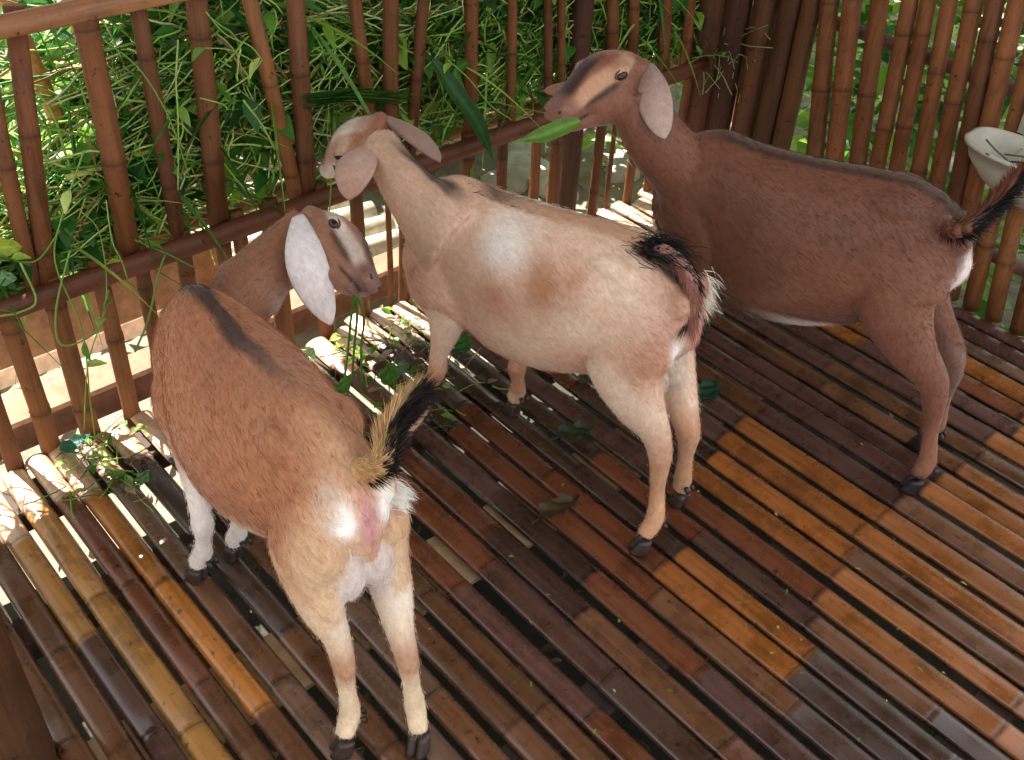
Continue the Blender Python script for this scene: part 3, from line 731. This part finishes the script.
def coat1(P, part, t, loc, hd, X):
    s, o, z = loc.T; n1 = vnoise(P, 14, 1); n2 = vnoise(P, 45, 2); n3 = vnoise(P, 7, 3)
    red, fawn, cream, white, dk, grey = pal((172, 116, 82), (206, 166, 132), (232, 210, 178), (236, 230, 222), (52, 38, 34), (142, 104, 82))
    C = np.tile(red, (len(P), 1)); C = mixc(C, lin((198, 150, 118)), .65*sstep(-.2, .9, n3)); C = mixc(C, lin((160, 96, 64)), .5*sstep(.1, 1, n1))
    C = mixc(C, fawn, (part == 0)*sstep(.12, .0, s+.05*n1)*.9); C = mixc(C, cream, (part == 0)*sstep(.40, .30, z+.02*n1)*.8)
    C = mixc(C, cream, (part == 0)*sstep(.10, -.01, s+.03*n2)*sstep(.55, .42, z)*.6)
    dors = (part == 0)*sstep(.022, .008, np.abs(o+.006*n2))*sstep(.56, .6, z)*sstep(.10, .40, s); C = mixc(C, dk, dors*.9)
    hind = (part == 1)+(part == 2); C = mixc(C, fawn, hind*1.); C = mixc(C, cream, hind*sstep(.0, .2, t+.06*n1)*.8); C = mixc(C, lin((176, 120, 84)), hind*np.exp(-((t-.42)/.10)**2)*.8); C = mixc(C, cream, hind*sstep(.5, .62, t))
    C = mixc(C, white, hind*sstep(.085, .05, np.abs(o))*sstep(.45, .2, t)*.6)
    fr = (part == 3)+(part == 4); C = mixc(C, white, fr*sstep(-.05, .2, t+.05*n1)); C = mixc(C, dk, (hind+fr)*sstep(.93, .97, t)*.6)
    nk = part == 5; C = mixc(C, grey, nk*sstep(.0, .25, t)*sstep(1.0, .8, t)*.75)
    dn = np.array(X['nk'][-1])-X['nk'][0]; C = mixc(C, dk, nk*sstep(.34, .12, t)*np.exp(-((z-.63)/.05)**2)*.5)
    C = mixc(C, white, nk*sstep(.55, .47, z-.09*t)*sstep(.3, .45, t)*.8)
    C = mixc(C, lin((150, 112, 92)), (part == 6)*.8); C = face(C, part, hd, lin((60, 44, 42)), lin((226, 214, 204)), lin((120, 92, 88)), lin((150, 84, 50)), tw=.75, tn=.037)
    pink = (part != 5)*np.exp(-(((o)/.018)**2+((z-.545)/.045)**2))*sstep(.015, -.015, s); C = mixc(C, lin((196, 142, 142)), np.clip(pink*1.4, 0, 1))
    wh = np.exp(-(((np.abs(o)-.038)/.017)**2+((z-.562)/.034)**2))*sstep(.04, .01, s); C = mixc(C, lin((248, 246, 240)), np.clip(wh*1.5, 0, 1))
    ud = sstep(1.25, .85, ((s-.022)/.075)**2+(o/.060)**2+((z-.41)/.085)**2); C = mixc(C, lin((216, 206, 204)), ud*.85)
    return C
def coat2(P, part, t, loc, hd, X):
    s, o, z = loc.T; n1 = vnoise(P, 13, 11); n2 = vnoise(P, 45, 12); n3 = vnoise(P, 8, 13)
    fawn, brn, cream, white, dk = pal((222, 194, 172), (192, 144, 114), (238, 222, 204), (240, 236, 230), (44, 34, 34))
    C = np.tile(fawn, (len(P), 1)); C = mixc(C, brn, .45*sstep(.0, 1, n3)); C = mixc(C, cream, .6*sstep(.1, 1, n1))
    T = part == 0
    C = mixc(C, lin((180, 126, 90)), T*np.exp(-(((s-.27)/.055)**2+((z-.555)/.06)**2))*.95); C = mixc(C, lin((188, 136, 108)), T*np.exp(-(((s-.37)/.06)**2+((z-.50)/.06)**2))*.8); C = mixc(C, lin((172, 116, 82)), T*np.exp(-(((s-.20)/.025)**2+((z-.585)/.05)**2))*.5)
    C = mixc(C, white, T*np.exp(-(((s-.375)/.06)**2+((z-.605)/.045)**2))*1.0)
    C = mixc(C, lin((190, 134, 110)), T*np.exp(-(((s-.60)/.05)**2+((z-.46)/.06)**2))*.6)
    C = mixc(C, lin((176, 122, 96)), T*sstep(.10, .0, s+.02*n1)*sstep(.40, .46, z)*.75)
    C = mixc(C, lin((176, 132, 96)), T*sstep(.03, .015, np.abs(o))*sstep(.6, .63, z)*.7)
    C = mixc(C, dk, T*sstep(.026, .012, np.abs(o+.005*n2))*sstep(.59, .62, z)*sstep(.36, .48, s)*.95)
    C = mixc(C, dk, T*sstep(.035, .02, np.abs(o+.005*n2))*sstep(.56, .60, z)*sstep(.07, .03, s)*.9)
    C = mixc(C, white, T*sstep(.31, .285, z)*.7)
    hind = (part == 1)+(part == 2); C = mixc(C, cream, hind*sstep(.3, .05, t)*.7); C = mixc(C, lin((190, 140, 104)), hind*sstep(.22, .45, t+.05*n1)*.85); C = mixc(C, lin((206, 162, 124)), hind*sstep(.6, .8, t))
    fr = (part == 3)+(part == 4); C = mixc(C, cream, fr*sstep(.35, .0, t)*.6); C = mixc(C, lin((188, 128, 92)), fr*sstep(.25, .45, t)*.8); C = mixc(C, lin((222, 188, 156)), fr*sstep(.8, .9, t)); C = mixc(C, dk, (hind+fr)*sstep(.94, .98, t)*.6)
    nk = part == 5; C = mixc(C, lin((206, 172, 148)), nk*.7)
    tang = np.array(X['nk'][-1])-np.array(X['nk'][0]); pr = np.array(X['nk'])
    ax = pr[0]+np.clip(((P-pr[0])@tang)/(tang@tang), 0, 1)[:, None]*tang; dd = P-ax; lat = dd@unit(np.cross(tang, [0, 0, 1])); upc = dd[:, 2]
    C = mixc(C, dk, nk*sstep(.026, .012, np.abs(lat-.004+.004*n2))*(upc > 0)*sstep(.9, .6, t)*sstep(.05, .3, t)*.9)
    H = part == 6; C = mixc(C, lin((168, 112, 82)), H*.75); C = face(C, part, hd, lin((74, 48, 36)), lin((232, 216, 196)), lin((226, 218, 208)), lin((236, 226, 212)), .6, tw=.35)
    x, y, zz = hd[:, 0], np.abs(hd[:, 1]), hd[:, 2]; C = mixc(C, lin((232, 224, 214)), H*sstep(.085, .13, x+.25*(-zz))*sstep(.03, .0, zz)*.9); C = mixc(C, lin((150, 88, 56)), H*sstep(.03, -.01, x)*.6)
    C = mixc(C, lin((60, 46, 42)), H*np.exp(-((zz+.022)/.003)**2)*sstep(.12, .14, x)*.7)
    pink = np.exp(-((o/.020)**2+((z-.49)/.055)**2))*sstep(.0, -.03, s)*(part != 5); C = mixc(C, lin((196, 138, 128)), np.clip(pink*1.4, 0, 1))
    wh = np.exp(-(((np.abs(o)-.055)/.016)**2+((z-.475)/.03)**2))*sstep(.04, .0, s); C = mixc(C, white, np.clip(wh*1.4, 0, 1))
    ud = sstep(1.25, .85, ((s-.022)/.075)**2+(o/.060)**2+((z-.41)/.085)**2); C = mixc(C, lin((190, 176, 160)), ud*.8)
    return C
def coat3(P, part, t, loc, hd, X):
    s, o, z = loc.T; n1 = vnoise(P, 13, 21); n2 = vnoise(P, 45, 22); n3 = vnoise(P, 7, 23)
    brn, lt, dk, white, tan = pal((112, 72, 54), (142, 98, 76), (48, 34, 32), (222, 212, 204), (186, 138, 106))
    C = np.tile(brn, (len(P), 1)); C = mixc(C, lt, .55*sstep(-.1, 1, n3)); C = mixc(C, lin((108, 66, 50)), .5*sstep(.1, 1, n1))
    T = part == 0
    C = mixc(C, lin((92, 74, 62)), T*sstep(.022, .010, np.abs(o+.003*n2))*sstep(.6, .625, z)*.9)
    C = mixc(C, dk, T*np.exp(-((np.abs(o)-.018)/.007)**2)*sstep(.6, .625, z)*.7)
    C = mixc(C, white, T*sstep(.325, .295, z+.01*n1)*sstep(.40, .26, s)*.95)
    hind = (part == 1)+(part == 2); C = mixc(C, lin((122, 78, 62)), hind*.6); C = mixc(C, lin((120, 100, 88)), (part == 2)*sstep(.2, .35, t)*.6); C = mixc(C, lin((150, 104, 82)), hind*sstep(.5, .7, t)*.7); C = mixc(C, dk, hind*sstep(.88, .94, t)*.9)
    fr = (part == 3)+(part == 4); C = mixc(C, dk, fr*sstep(.88, .94, t)*.9)
    nk = part == 5; C = mixc(C, lin((126, 84, 64)), nk*.7)
    H = part == 6; C = mixc(C, lin((134, 90, 70)), H*.8); C = face(C, part, hd, lin((34, 26, 28)), lin((204, 160, 128)), lin((150, 108, 94)), lin((146, 84, 60)), tw=.8, tn=.040)
    wh = np.exp(-(((o-.020)/.022)**2+((z-.50)/.05)**2))*sstep(.0, -.025, s); C = mixc(C, lin((236, 228, 226)), np.clip(wh*1.5, 0, 1)); 
    pk = np.exp(-(((o-.004)/.018)**2+((z-.455)/.03)**2))*sstep(.0, -.03, s); C = mixc(C, lin((196, 150, 146)), np.clip(pk*1.3, 0, 1)*.8)
    return C

def drop(p, z): return np.array([p[0], p[1], z])
a1 = (.02, 1.0)
G1 = dict(label='reddish brown goat seen from behind at the left, head turned to the right, white ears', O=(-.258, -1.030), dir=(.05, 1), coat=coat1, bend=0, ks=.92, kw=.92, hw=.84, lw=.9,
    LH=[Z(343, 662, .235), Z(350, 712, .085), Z(345, 745, .015)], RH=[Z(406, 655, .235), Z(415, 705, .085), Z(419, 742, .015)],
    LF=[Z(203, 525, .20), Z(203, 552, .085), Z(198, 574, .015)], RF=[Z(240, 508, .20), Z(238, 532, .085), Z(234, 552, .015)],
    prof=[(-.035, .565, .50, .033), (-.01, .612, .46, .056), (.05, .645, .42, .074), (.12, .664, .375, .088), (.20, .666, .325, .110), (.30, .657, .280, .134), (.39, .652, .268, .142),
            (.47, .655, .285, .128), (.54, .660, .32, .098), (.60, .635, .345, .085), (.65, .585, .375, .065), (.68, .54, .41, .038)],
    neck=[Z(222, 322, .53), Z(236, 304, .55), Z(258, 278, .575), Z(286, 250, .60), Z(312, 228, .63)], nw=[(.056, .080), (.054, .074), (.050, .064), (.048, .058), (.046, .054)],
    head=Z(317, 231, .635), nose=(372, 285, False), hz=(.86, .25, .42), hk=1.0,
    ears=[((-.006, .050, -.012), (331, 325), .215, False, (-.6, -.7, .35), .076, .045), ((-.005, .046, .0), (366, 296), .19, True, None, .07, .02)], earcol=[(lin((226, 224, 226)), lin((236, 228, 226))), (lin((190, 150, 130)), lin((170, 130, 110)))],
    tail=[Z(377, 466, .635), Z(390, 432, .665), Z(404, 410, .68), Z(418, 393, .68)], tr=[.022, .018, .011, .003], tailcol=((200, 160, 110), (60, 44, 36)), hair_side=(.8, -.6, 0), split=-.1, hair_dark=(40, 30, 28), hair_light=(216, 182, 136), hl=.042, flare=.34, nt=5200,
    udder=.95, udz=.045, lid=(96, 68, 56), nh=42000, crest=(.30, .56, (90, 66, 54), .016))
G1['tufts'] = [(Z(350, 508, .54), (-.2, -.6, -.6), .030, 500, (.010, .01, .016), (250, 248, 242), .1), (Z(393, 492, .55), (.6, -.5, -.3), .028, 350, (.006, .008, .012), (250, 248, 242), .1)]
a2 = (-.30, .954)
G2 = dict(prof=[(-.035, .545, .47, .035), (-.01, .60, .43, .060), (.05, .64, .385, .084), (.12, .662, .345, .098), (.20, .664, .315, .106), (.30, .657, .290, .118), (.39, .652, .290, .120),
            (.47, .655, .31, .104), (.54, .660, .345, .084), (.60, .635, .375, .068), (.64, .585, .40, .052), (.665, .54, .43, .030)],
    label='pale fawn goat in the middle, black line down its neck, head at the rack', O=(.530, -.980), dir=a2, coat=coat2, bend=0.0, ks=.95,
    LH=[Z(660, 455, .24), Z(655, 518, .085), Z(642, 545, .015)], RH=[Z(688, 435, .24), Z(683, 478, .085), Z(680, 499, .015)],
    LF=[Z(438, 368, .22), Z(420, 410, .10), Z(408, 436, .015)], RF=[Z(517, 366, .20), Z(518, 390, .085), Z(513, 408, .015)],
    neck=[Z(456, 242, .545), Z(430, 216, .58), Z(408, 190, .61), Z(391, 165, .635), Z(380, 146, .65)], nw=[(.070, .104), (.058, .086), (.048, .068), (.043, .056), (.042, .050)],
    head=Z(375, 136, .655), nose=(327, 170, True), hz=(-.40, .10, .9), hk=1.05,
    ears=[((-.01, .044, .0), (349, 200), .18, False, (-.75, -.6, .3), .085, .02), ((-.01, .044, .0), (440, 162), .19, False, (.2, -.5, .85), .062, .01)], earcol=[(lin((214, 190, 178)), lin((186, 144, 124))), (lin((170, 140, 124)), lin((160, 136, 124)))],
    tail=[Z(660, 253, .655), Z(681, 264, .645), Z(693, 286, .61), Z(690, 310, .56), Z(686, 328, .53)], tailcol=((140, 104, 92), (205, 150, 140)), tr=[.024, .015, .012, .007], hair_side=(.5, .6, .7), split=-.25, hair_dark=(36, 30, 30), hair_light=(170, 122, 108), hl=.026, flare=.55, nt=2000,
    udder=.55, lid=(130, 90, 70), nh=42000, crest=(.36, .60, (60, 48, 44), .02))
G2['tufts'] = [(Z(704, 292, .56), (.6, -.3, -.7), .036, 330, (.006, .008, .02), (246, 240, 228), .1), (Z(655, 247, .66), (.5, -.6, -.1), .045, 1500, (.020, .020, .006), (38, 32, 32), .4)]
a3 = (-.33, .944)
G3 = dict(label='darkest brown goat on the right standing broadside with a green leaf in its mouth', O=(1.150, -1.195), dir=a3, coat=coat3, bend=0.0, k=1.03, ks=.96,
    LH=[Z(934, 402, .25), Z(927, 462, .085), Z(913, 485, .015)], RH=[Z(951, 372, .25), Z(936, 425, .085), Z(921, 442, .015)],
    LF=[(.93, -.70, .20), (.925, -.69, .085), (.915, -.67, .015)], RF=[(1.06, -.66, .20), (1.055, -.65, .085), (1.045, -.63, .015)],
    prof=[(-.035, .545, .47, .035), (-.01, .60, .43, .062), (.05, .64, .375, .088), (.12, .658, .325, .100), (.20, .655, .280, .108), (.30, .645, .250, .122), (.39, .640, .246, .126),
            (.47, .642, .265, .112), (.54, .650, .31, .090), (.60, .630, .345, .078), (.65, .585, .375, .060), (.68, .54, .41, .035)],
    neck=[Z(702, 190, .53), Z(678, 165, .58), Z(656, 140, .635), Z(641, 114, .69), Z(632, 94, .73)], nw=[(.066, .090), (.056, .076), (.050, .068), (.046, .062), (.045, .060)],
    head=Z(625, 73, .755), nose=(553, 115, False), hz=(-.50, .15, .85), hk=1.2,
    ears=[((-.012, .046, .012), (665, 139), .175, False, (-.75, -.6, .1), .075, .02), ((.03, .040, -.035), (543, 91), .17, True, None, .040, .01)], earcol=[(lin((156, 130, 124)), lin((200, 176, 162))), (lin((190, 150, 130)), lin((180, 140, 120)))],
    tail=[Z(958, 230, .65), Z(985, 213, .67), Z(1005, 193, .70), Z(1025, 170, .72)], tailcol=((130, 84, 62), (60, 40, 34)), hair_side=(.5, -.5, -.1), split=-.2, hair_dark=(26, 20, 22), hair_light=(124, 78, 58), hl=.045, flare=.4, nt=4000,
    hoofcol=(32, 27, 27), lid=(88, 62, 52), nh=42000, crest=(.06, .60, (66, 50, 44), .010))
goat(G1); goat(G2); goat(G3)

# ------------------------------------------------------------------ white feeder on the right fence
random.seed(51)
FB = empty('feeder', (1.83, -1.02, .30), 'white plastic hook-on feeder hanging on the right fence beside the dark tail', 'feeder')
def dring(y0, y1, xo, z, ins=0.0, n=26):
    """D-shaped outline: flat at the fence, rounded into the pen"""
    yc = (y0+y1)/2; hy_ = (y1-y0)/2-ins; out = []
    for k in range(n):
        a_ = 2*math.pi*k/n; cx_, sy_ = math.cos(a_), math.sin(a_)
        xx = CORNX-.036-ins-(xo-2*ins)*(.5+.5*math.copysign(abs(cx_)**.55, cx_)); yy = yc+hy_*math.copysign(abs(sy_)**.6, sy_)*(1-.22*max(0, cx_))
        out.append((xx, yy, z))
    return out
fy0, fy1 = -1.245, -.885
m = MB()
lev = [(fy0, fy1, .175, .515), (fy0+.012, fy1-.012, .165, .475), (fy0+.05, fy1-.05, .135, .425), (fy0+.10, fy1-.10, .09, .38), (fy0+.14, fy1-.14, .05, .36)]
outr = [dring(*q) for q in lev[::-1]]; inr = [dring(a_, b_, c_, z_+(.006 if i == 4 else 0), .006) for i, (a_, b_, c_, z_) in enumerate(lev)]
rim = [dring(fy0-.006, fy1+.006, .183, .510), dring(fy0-.006, fy1+.006, .183, .521), dring(fy0+.004, fy1-.004, .173, .521)]
rings_mesh(m, outr+rim+inr, lin((206, 204, 188)))
m.build('tub', MPLAST, FB)
m = MB(); box(m, (CORNX-.034, (fy0+fy1)/2-.03, .585), (1, 0, 0), (0, 1, 0), (0, 0, 1), .006, .13, .060, lin((206, 206, 196)))
m.build('back_plate', MPLAST, FB)
m = MB()
tube(m, [(CORNX-.036, fy1-.09, .63), (CORNX-.012, fy1-.09, .665), (CORNX+.04, fy1-.09, .64), (CORNX+.045, fy1-.09, .60)], .007, lin((200, 198, 186)), 8, 3)
m.build('hook', MPLAST, FB)
m = MB(); 
for k in range(14):
    p = np.array([CORNX-.13+random.uniform(-.04, .04), fy1-.17+random.uniform(-.08, .08), .47+random.uniform(0, .03)])
    tube(m, stemline(p, (random.gauss(0, 1), random.gauss(0, 1), .1), random.uniform(.05, .12), 3, .2, .1), .0025, lin(random.choice([(60, 50, 46), (190, 180, 160), (110, 96, 80)])), 5)
tago(m.build('feed_scraps', MSTEM), 'dark stems and pale scraps lying inside the white feeder', 'feed', kind='stuff')

# ------------------------------------------------------------------ leaves, stems and vines
def leaf(name, c, d, L, wd, col, label, cup=.2, nrm=(0, 0, 1), lobes=0, group=None, droop=0.0, cat='leaf', mat=None):
    """broad leaf with a midrib"""
    c = np.array(c, float); d = unit(d); s = unit(np.cross(nrm, d)); nn = np.cross(d, s); m = MB(); nu, nv = 14, 8; vs = []
    for i in range(nu+1):
        t = i/nu; ww = wd/2*(math.sin(math.pi*min(1, t**.75))**.8)*(1+.08*math.sin(t*9)+lobes*.25*math.sin(t*20))
        for k in range(-nv//2, nv//2+1):
            x_ = k/(nv/2); vs.append(c+d*L*(t-.5)+s*ww*x_+nn*(cup*wd*abs(x_)**1.4*.5-droop*L*(t-.3)**2+.004*math.sin(t*14+x_*5))+nn*(.0016 if k == 0 else 0))
    q = nv+1; fs = [(i*q+k, i*q+k+1, (i+1)*q+k+1, (i+1)*q+k) for i in range(nu) for k in range(nv)]
    cols = [np.array(col)*(1.35 if j % q == nv//2 else random.uniform(.93, 1.07)) for j in range(len(vs))]
    m.add(vs, fs, np.clip(cols, 0, 1)); tube(m, [c-d*L*.5, c-d*L*.72-nn*.004], .0018, np.array(col)*1.2, 5)
    return tago(m.build(name, mat or MLEAF), label, cat, group)
FZ = .014
leaf('leaf', Z(305, 361, .03), (.85, .35, .25), .085, .060, lin((150, 190, 150)), 'pale green broad leaf beside the left goat, right of its shoulder', .25)
leaf('leaf', Z(709, 391, FZ+.008), (1, .3, .05), .085, .060, lin((52, 92, 62)), 'dark green leaf alone on the floor right of the middle goat', .3)
leaf('leaf', Z(76, 444, FZ+.02), (1, .1, .1), .075, .045, lin((60, 120, 96)), 'blue-green leaf at the fence foot, far left', .3)
leaf('leaf', Z(143, 478, FZ+.01), (.6, .6, .05), .040, .032, lin((120, 170, 110)), 'small pale green leaf on the slats at the far left', .25)
leaf('leaf', Z(577, 432, FZ+.012), (.9, -.3, .0), .095, .06, lin((66, 84, 58)), 'half withered dark leaf on the floor below the middle goat', .35, lobes=1)
leaf('leaf', Z(560, 508, FZ+.012), (1, -.1, .0), .11, .055, lin((92, 70, 42)), 'curled dry brown leaf on the slats in the floor centre', .5, lobes=1)
leaf('leaf', Z(388, 376, FZ+.03), (.5, .8, .2), .065, .05, lin((96, 150, 60)), 'bright green leaf on the floor between the two left goats', .3, lobes=1)
leaf('leaf', Z(402, 369, FZ+.03), (1, .3, .1), .055, .035, lin((120, 172, 120)), 'light green leaf nearest the middle goat foreleg', .3)
leaf('leaf', Z(463, 345, FZ+.02), (.8, .6, .1), .07, .05, lin((70, 130, 56)), 'green leaf on the floor behind the middle goat foreleg', .3)
leaf('leaf', Z(345, 385, .04), (.8, .5, .3), .06, .035, lin((104, 156, 62)), 'small green leaf at the floor under the stem the left goat chews', .3)
leaf('leaf', onf(8, 247, -.03), (1, .0, -.25), .05, .036, lin((196, 214, 84)), 'yellow-green leaf on the far left fence picket', .2, nrm=(0, -1, .3))
leaf('leaf', onf(6, 278, -.03), (1, .0, -.3), .04, .03, lin((150, 196, 150)), 'light green leaf just below the yellow-green one at the far left', .2, nrm=(0, -1, .3))
# long blades
def strap(name, pts, wd, col, label, cat='leaf', group=None, nrm=(0, -1, .6)):
    P_ = catmull(np.array(pts, float), 6); m = MB(); n = len(P_); vs = []; cc = []
    for i, p in enumerate(P_):
        t = i/(n-1); d = unit(P_[min(i+1, n-1)]-P_[max(i-1, 0)]); s_ = unit(np.cross(d, nrm)); nn = np.cross(s_, d); ww = wd/2*min(1, 3.2*(1-t)+.05)*min(1, .45+2*t)
        for k in (-2, -1, 0, 1, 2): vs.append(p+s_*ww*k/2+nn*abs(k)*ww*.12); cc.append(np.array(col)*(1.5 if k == 0 else (.85 if k % 2 else 1)))
    fs = [(i*5+k, i*5+k+1, i*5+k+6, i*5+k+5) for i in range(n-1) for k in range(4)]
    m.add(vs, fs, np.clip(cc, 0, 1)); return tago(m.build(name, MLEAF), label, cat, group)
strap('long_leaf', [onf(433, 60, .00), onf(455, 92, -.05), onf(478, 125, -.08), onf(493, 160, -.09)], .048, lin((48, 100, 36)), 'long dark green strap leaf hanging over the rail right of the middle goat ear', 'leaf')
strap('long_leaf', [onf(470, 60, .03), onf(455, 75, -.02), onf(470, 110, -.05), onf(492, 138, -.06)], .030, lin((80, 140, 50)), 'narrower green strap leaf behind the longest hanging one', 'leaf')
m = MB(); tube(m, [onf(66, 178, .062), onf(100, 168, .064), onf(158, 148, .064)], [.0065, .0065, .006], lin((208, 206, 110)), 8)
tago(m.build('cut_stalk', MSTEM), 'thick yellow-green cut stalk lying level across the left fence', 'stalk')
m = MB()
for k in range(26):
    q0 = onf(random.uniform(300, 318), random.uniform(96, 110), random.uniform(-.03, .02)); q1 = onf(random.uniform(372, 425), random.uniform(84, 102), random.uniform(-.04, .02))
    L_ = np.linalg.norm(q1-q0); blade(m, q0, q1-q0+np.array([0, 0, .02]), L_, random.uniform(.008, .014), lin(random.choice([(64, 116, 40), (90, 146, 56), (52, 96, 36)])), .12, 7)
tago(m.build('grass_clump', MLEAF), 'bundle of green grass blades lying above the middle goat head', 'grass', kind='stuff')
# food held in mouths
mo = Z(562, 127, .745)
strap('chewed_leaf', [Z(580, 121, .76), mo, Z(545, 134, .73), Z(518, 141, .71)], .034, lin((104, 150, 56)), 'broad green leaf hanging from the mouth of the goat on the right', 'leaf', nrm=(-.5, -.7, .5))
m0 = Z(340, 158, .57)
strap('chewed_leaf', [m0, Z(338, 166, .56), Z(344, 176, .55), Z(352, 186, .54)], .022, lin((78, 130, 48)), 'dark green sprig in the mouth of the middle goat', 'leaf', nrm=(-.5, -.7, .5))
m = MB()
for k, (dx_, dy_) in enumerate(((0, 0), (7, 4), (-6, 8))):
    tube(m, [Z(356+dx_*.3, 296, .49), Z(357+dx_, 318, .40), Z(354+dx_, 350, .22), Z(352+dx_*1.5, 386+dy_, .03)], .0028, lin((96, 150, 58)), 6, 5)
tago(m.build('green_stalks', MSTEM), 'green stems reaching from the left goat mouth down to the floor', 'stalks')
# vines hanging down the left fence
def vine(pts, label, col=(132, 170, 72), r=.0019, leaves=0, y=-.04):
    pp_ = catmull(np.array([onf(u, v, y-random.uniform(0, .015)) for u, v in pts]), 6)
    m = MB(); tube(m, pp_, r, lin(col), 5)
    for k in range(leaves):
        p = pp_[random.randrange(len(pp_))]; blade(m, p, (random.gauss(0, 1), -.4, random.gauss(-.3, .6)), random.uniform(.03, .05), .025, lin(random.choice(GR)), .2, 4)
    tago(m.build('vine', MSTEM), label, 'vine', 'vines trailing down the left fence')
VL = 'thin green vine trailing over the rail of the left fence'
for pts, nl in (([(84, 150), (64, 210), (55, 262), (82, 330), (90, 400), (96, 445)], 3), ([(80, 210), (100, 235), (106, 300), (88, 365), (84, 430)], 2), ([(106, 200), (112, 240), (122, 262), (127, 278)], 0), ([(165, 255), (160, 270), (148, 320), (135, 352)], 0), ([(135, 240), (170, 255), (195, 268)], 1),
                ([(178, 40), (176, 80), (178, 120), (178, 190)], 0), ([(60, 230), (40, 258), (22, 262), (0, 255)], 1), ([(20, 262), (36, 300), (20, 312), (0, 316)], 0), ([(70, 250), (56, 310), (62, 345), (98, 330), (108, 290)], 1), ([(104, 40), (140, 70), (170, 120), (190, 180)], 0),
                ([(206, 12), (225, 34), (250, 46), (262, 60)], 1), ([(205, 48), (230, 50), (255, 62)], 1), ([(226, 92), (250, 75), (262, 60)], 0), ([(243, 100), (262, 125), (275, 150)], 0), ([(200, 98), (222, 104), (228, 110)], 0), ([(448, 60), (470, 80), (490, 105), (512, 120)], 1), ([(462, 110), (490, 102), (520, 108), (545, 113)], 0), ([(192, 300), (184, 320), (176, 338)], 0)):
    vine(pts, VL, random.choice([(132, 170, 72), (150, 182, 92), (108, 150, 60)]), random.uniform(.0014, .0026), nl)
m = MB(); base_ = onf(735, 45, .0)
for k in range(90):
    p = base_+np.array([random.gauss(0, .09), random.uniform(-.03, .02), random.gauss(.0, .035)])
    tube(m, stemline(p, (random.gauss(.5, 1), random.gauss(-.5, .4), random.gauss(.2, .5)), random.uniform(.08, .2), 4, .3, .15), random.uniform(.0012, .002), lin(random.choice([(176, 176, 110), (120, 150, 80), (150, 168, 110)])), 4)
for k in range(30):
    p = base_+np.array([random.gauss(0, .09), random.uniform(-.03, .03), random.gauss(.0, .04)]); blade(m, p, (random.gauss(0, 1), -.4, random.gauss(0, .6)), random.uniform(.03, .06), .02, lin(random.choice(GR)), .3, 4)
tago(m.build('straw_tuft', MSTEM), 'pale dry straw tuft poking over the rail by the corner post', 'straw', kind='stuff')
# litter of stems on the slats near the fence
m = MB()
for k in range(240):
    u, v = random.choice([(random.gauss(405, 38), random.gauss(355, 26)), (random.gauss(395, 60), random.gauss(375, 28)), (random.uniform(60, 150), random.uniform(425, 500))])
    p = Z(u, v, .016)
    if p[1] > -.02: continue
    c = lin(random.choice(GR+[(170, 150, 120), (120, 90, 70), (200, 180, 150)]))
    if random.random() < .6:
        q = stemline(p, (random.gauss(0, 1), random.gauss(0, 1), .05), random.uniform(.03, .10), 4, .3, 0); q = [np.array([a_[0], a_[1], max(.012, min(.03, a_[2]))]) for a_ in q]
        tube(m, q, random.uniform(.001, .002), c, 4)
    else: blade(m, p, (random.gauss(0, 1), random.gauss(0, 1), .1), random.uniform(.02, .045), random.uniform(.012, .025), c, .1, 4)
for k in range(32):
    p = Z(random.uniform(420, 980), random.uniform(420, 750), .016)
    blade(m, p, (random.gauss(0, 1), random.gauss(0, 1), .05), random.uniform(.006, .016), random.uniform(.003, .007), lin(random.choice(GR+[(190, 180, 150)])), .1, 3)
tago(m.build('plant_scraps', MLEAF), 'scattered green scraps and bits of stem dropped on the bamboo floor', 'scraps', kind='stuff')
#END
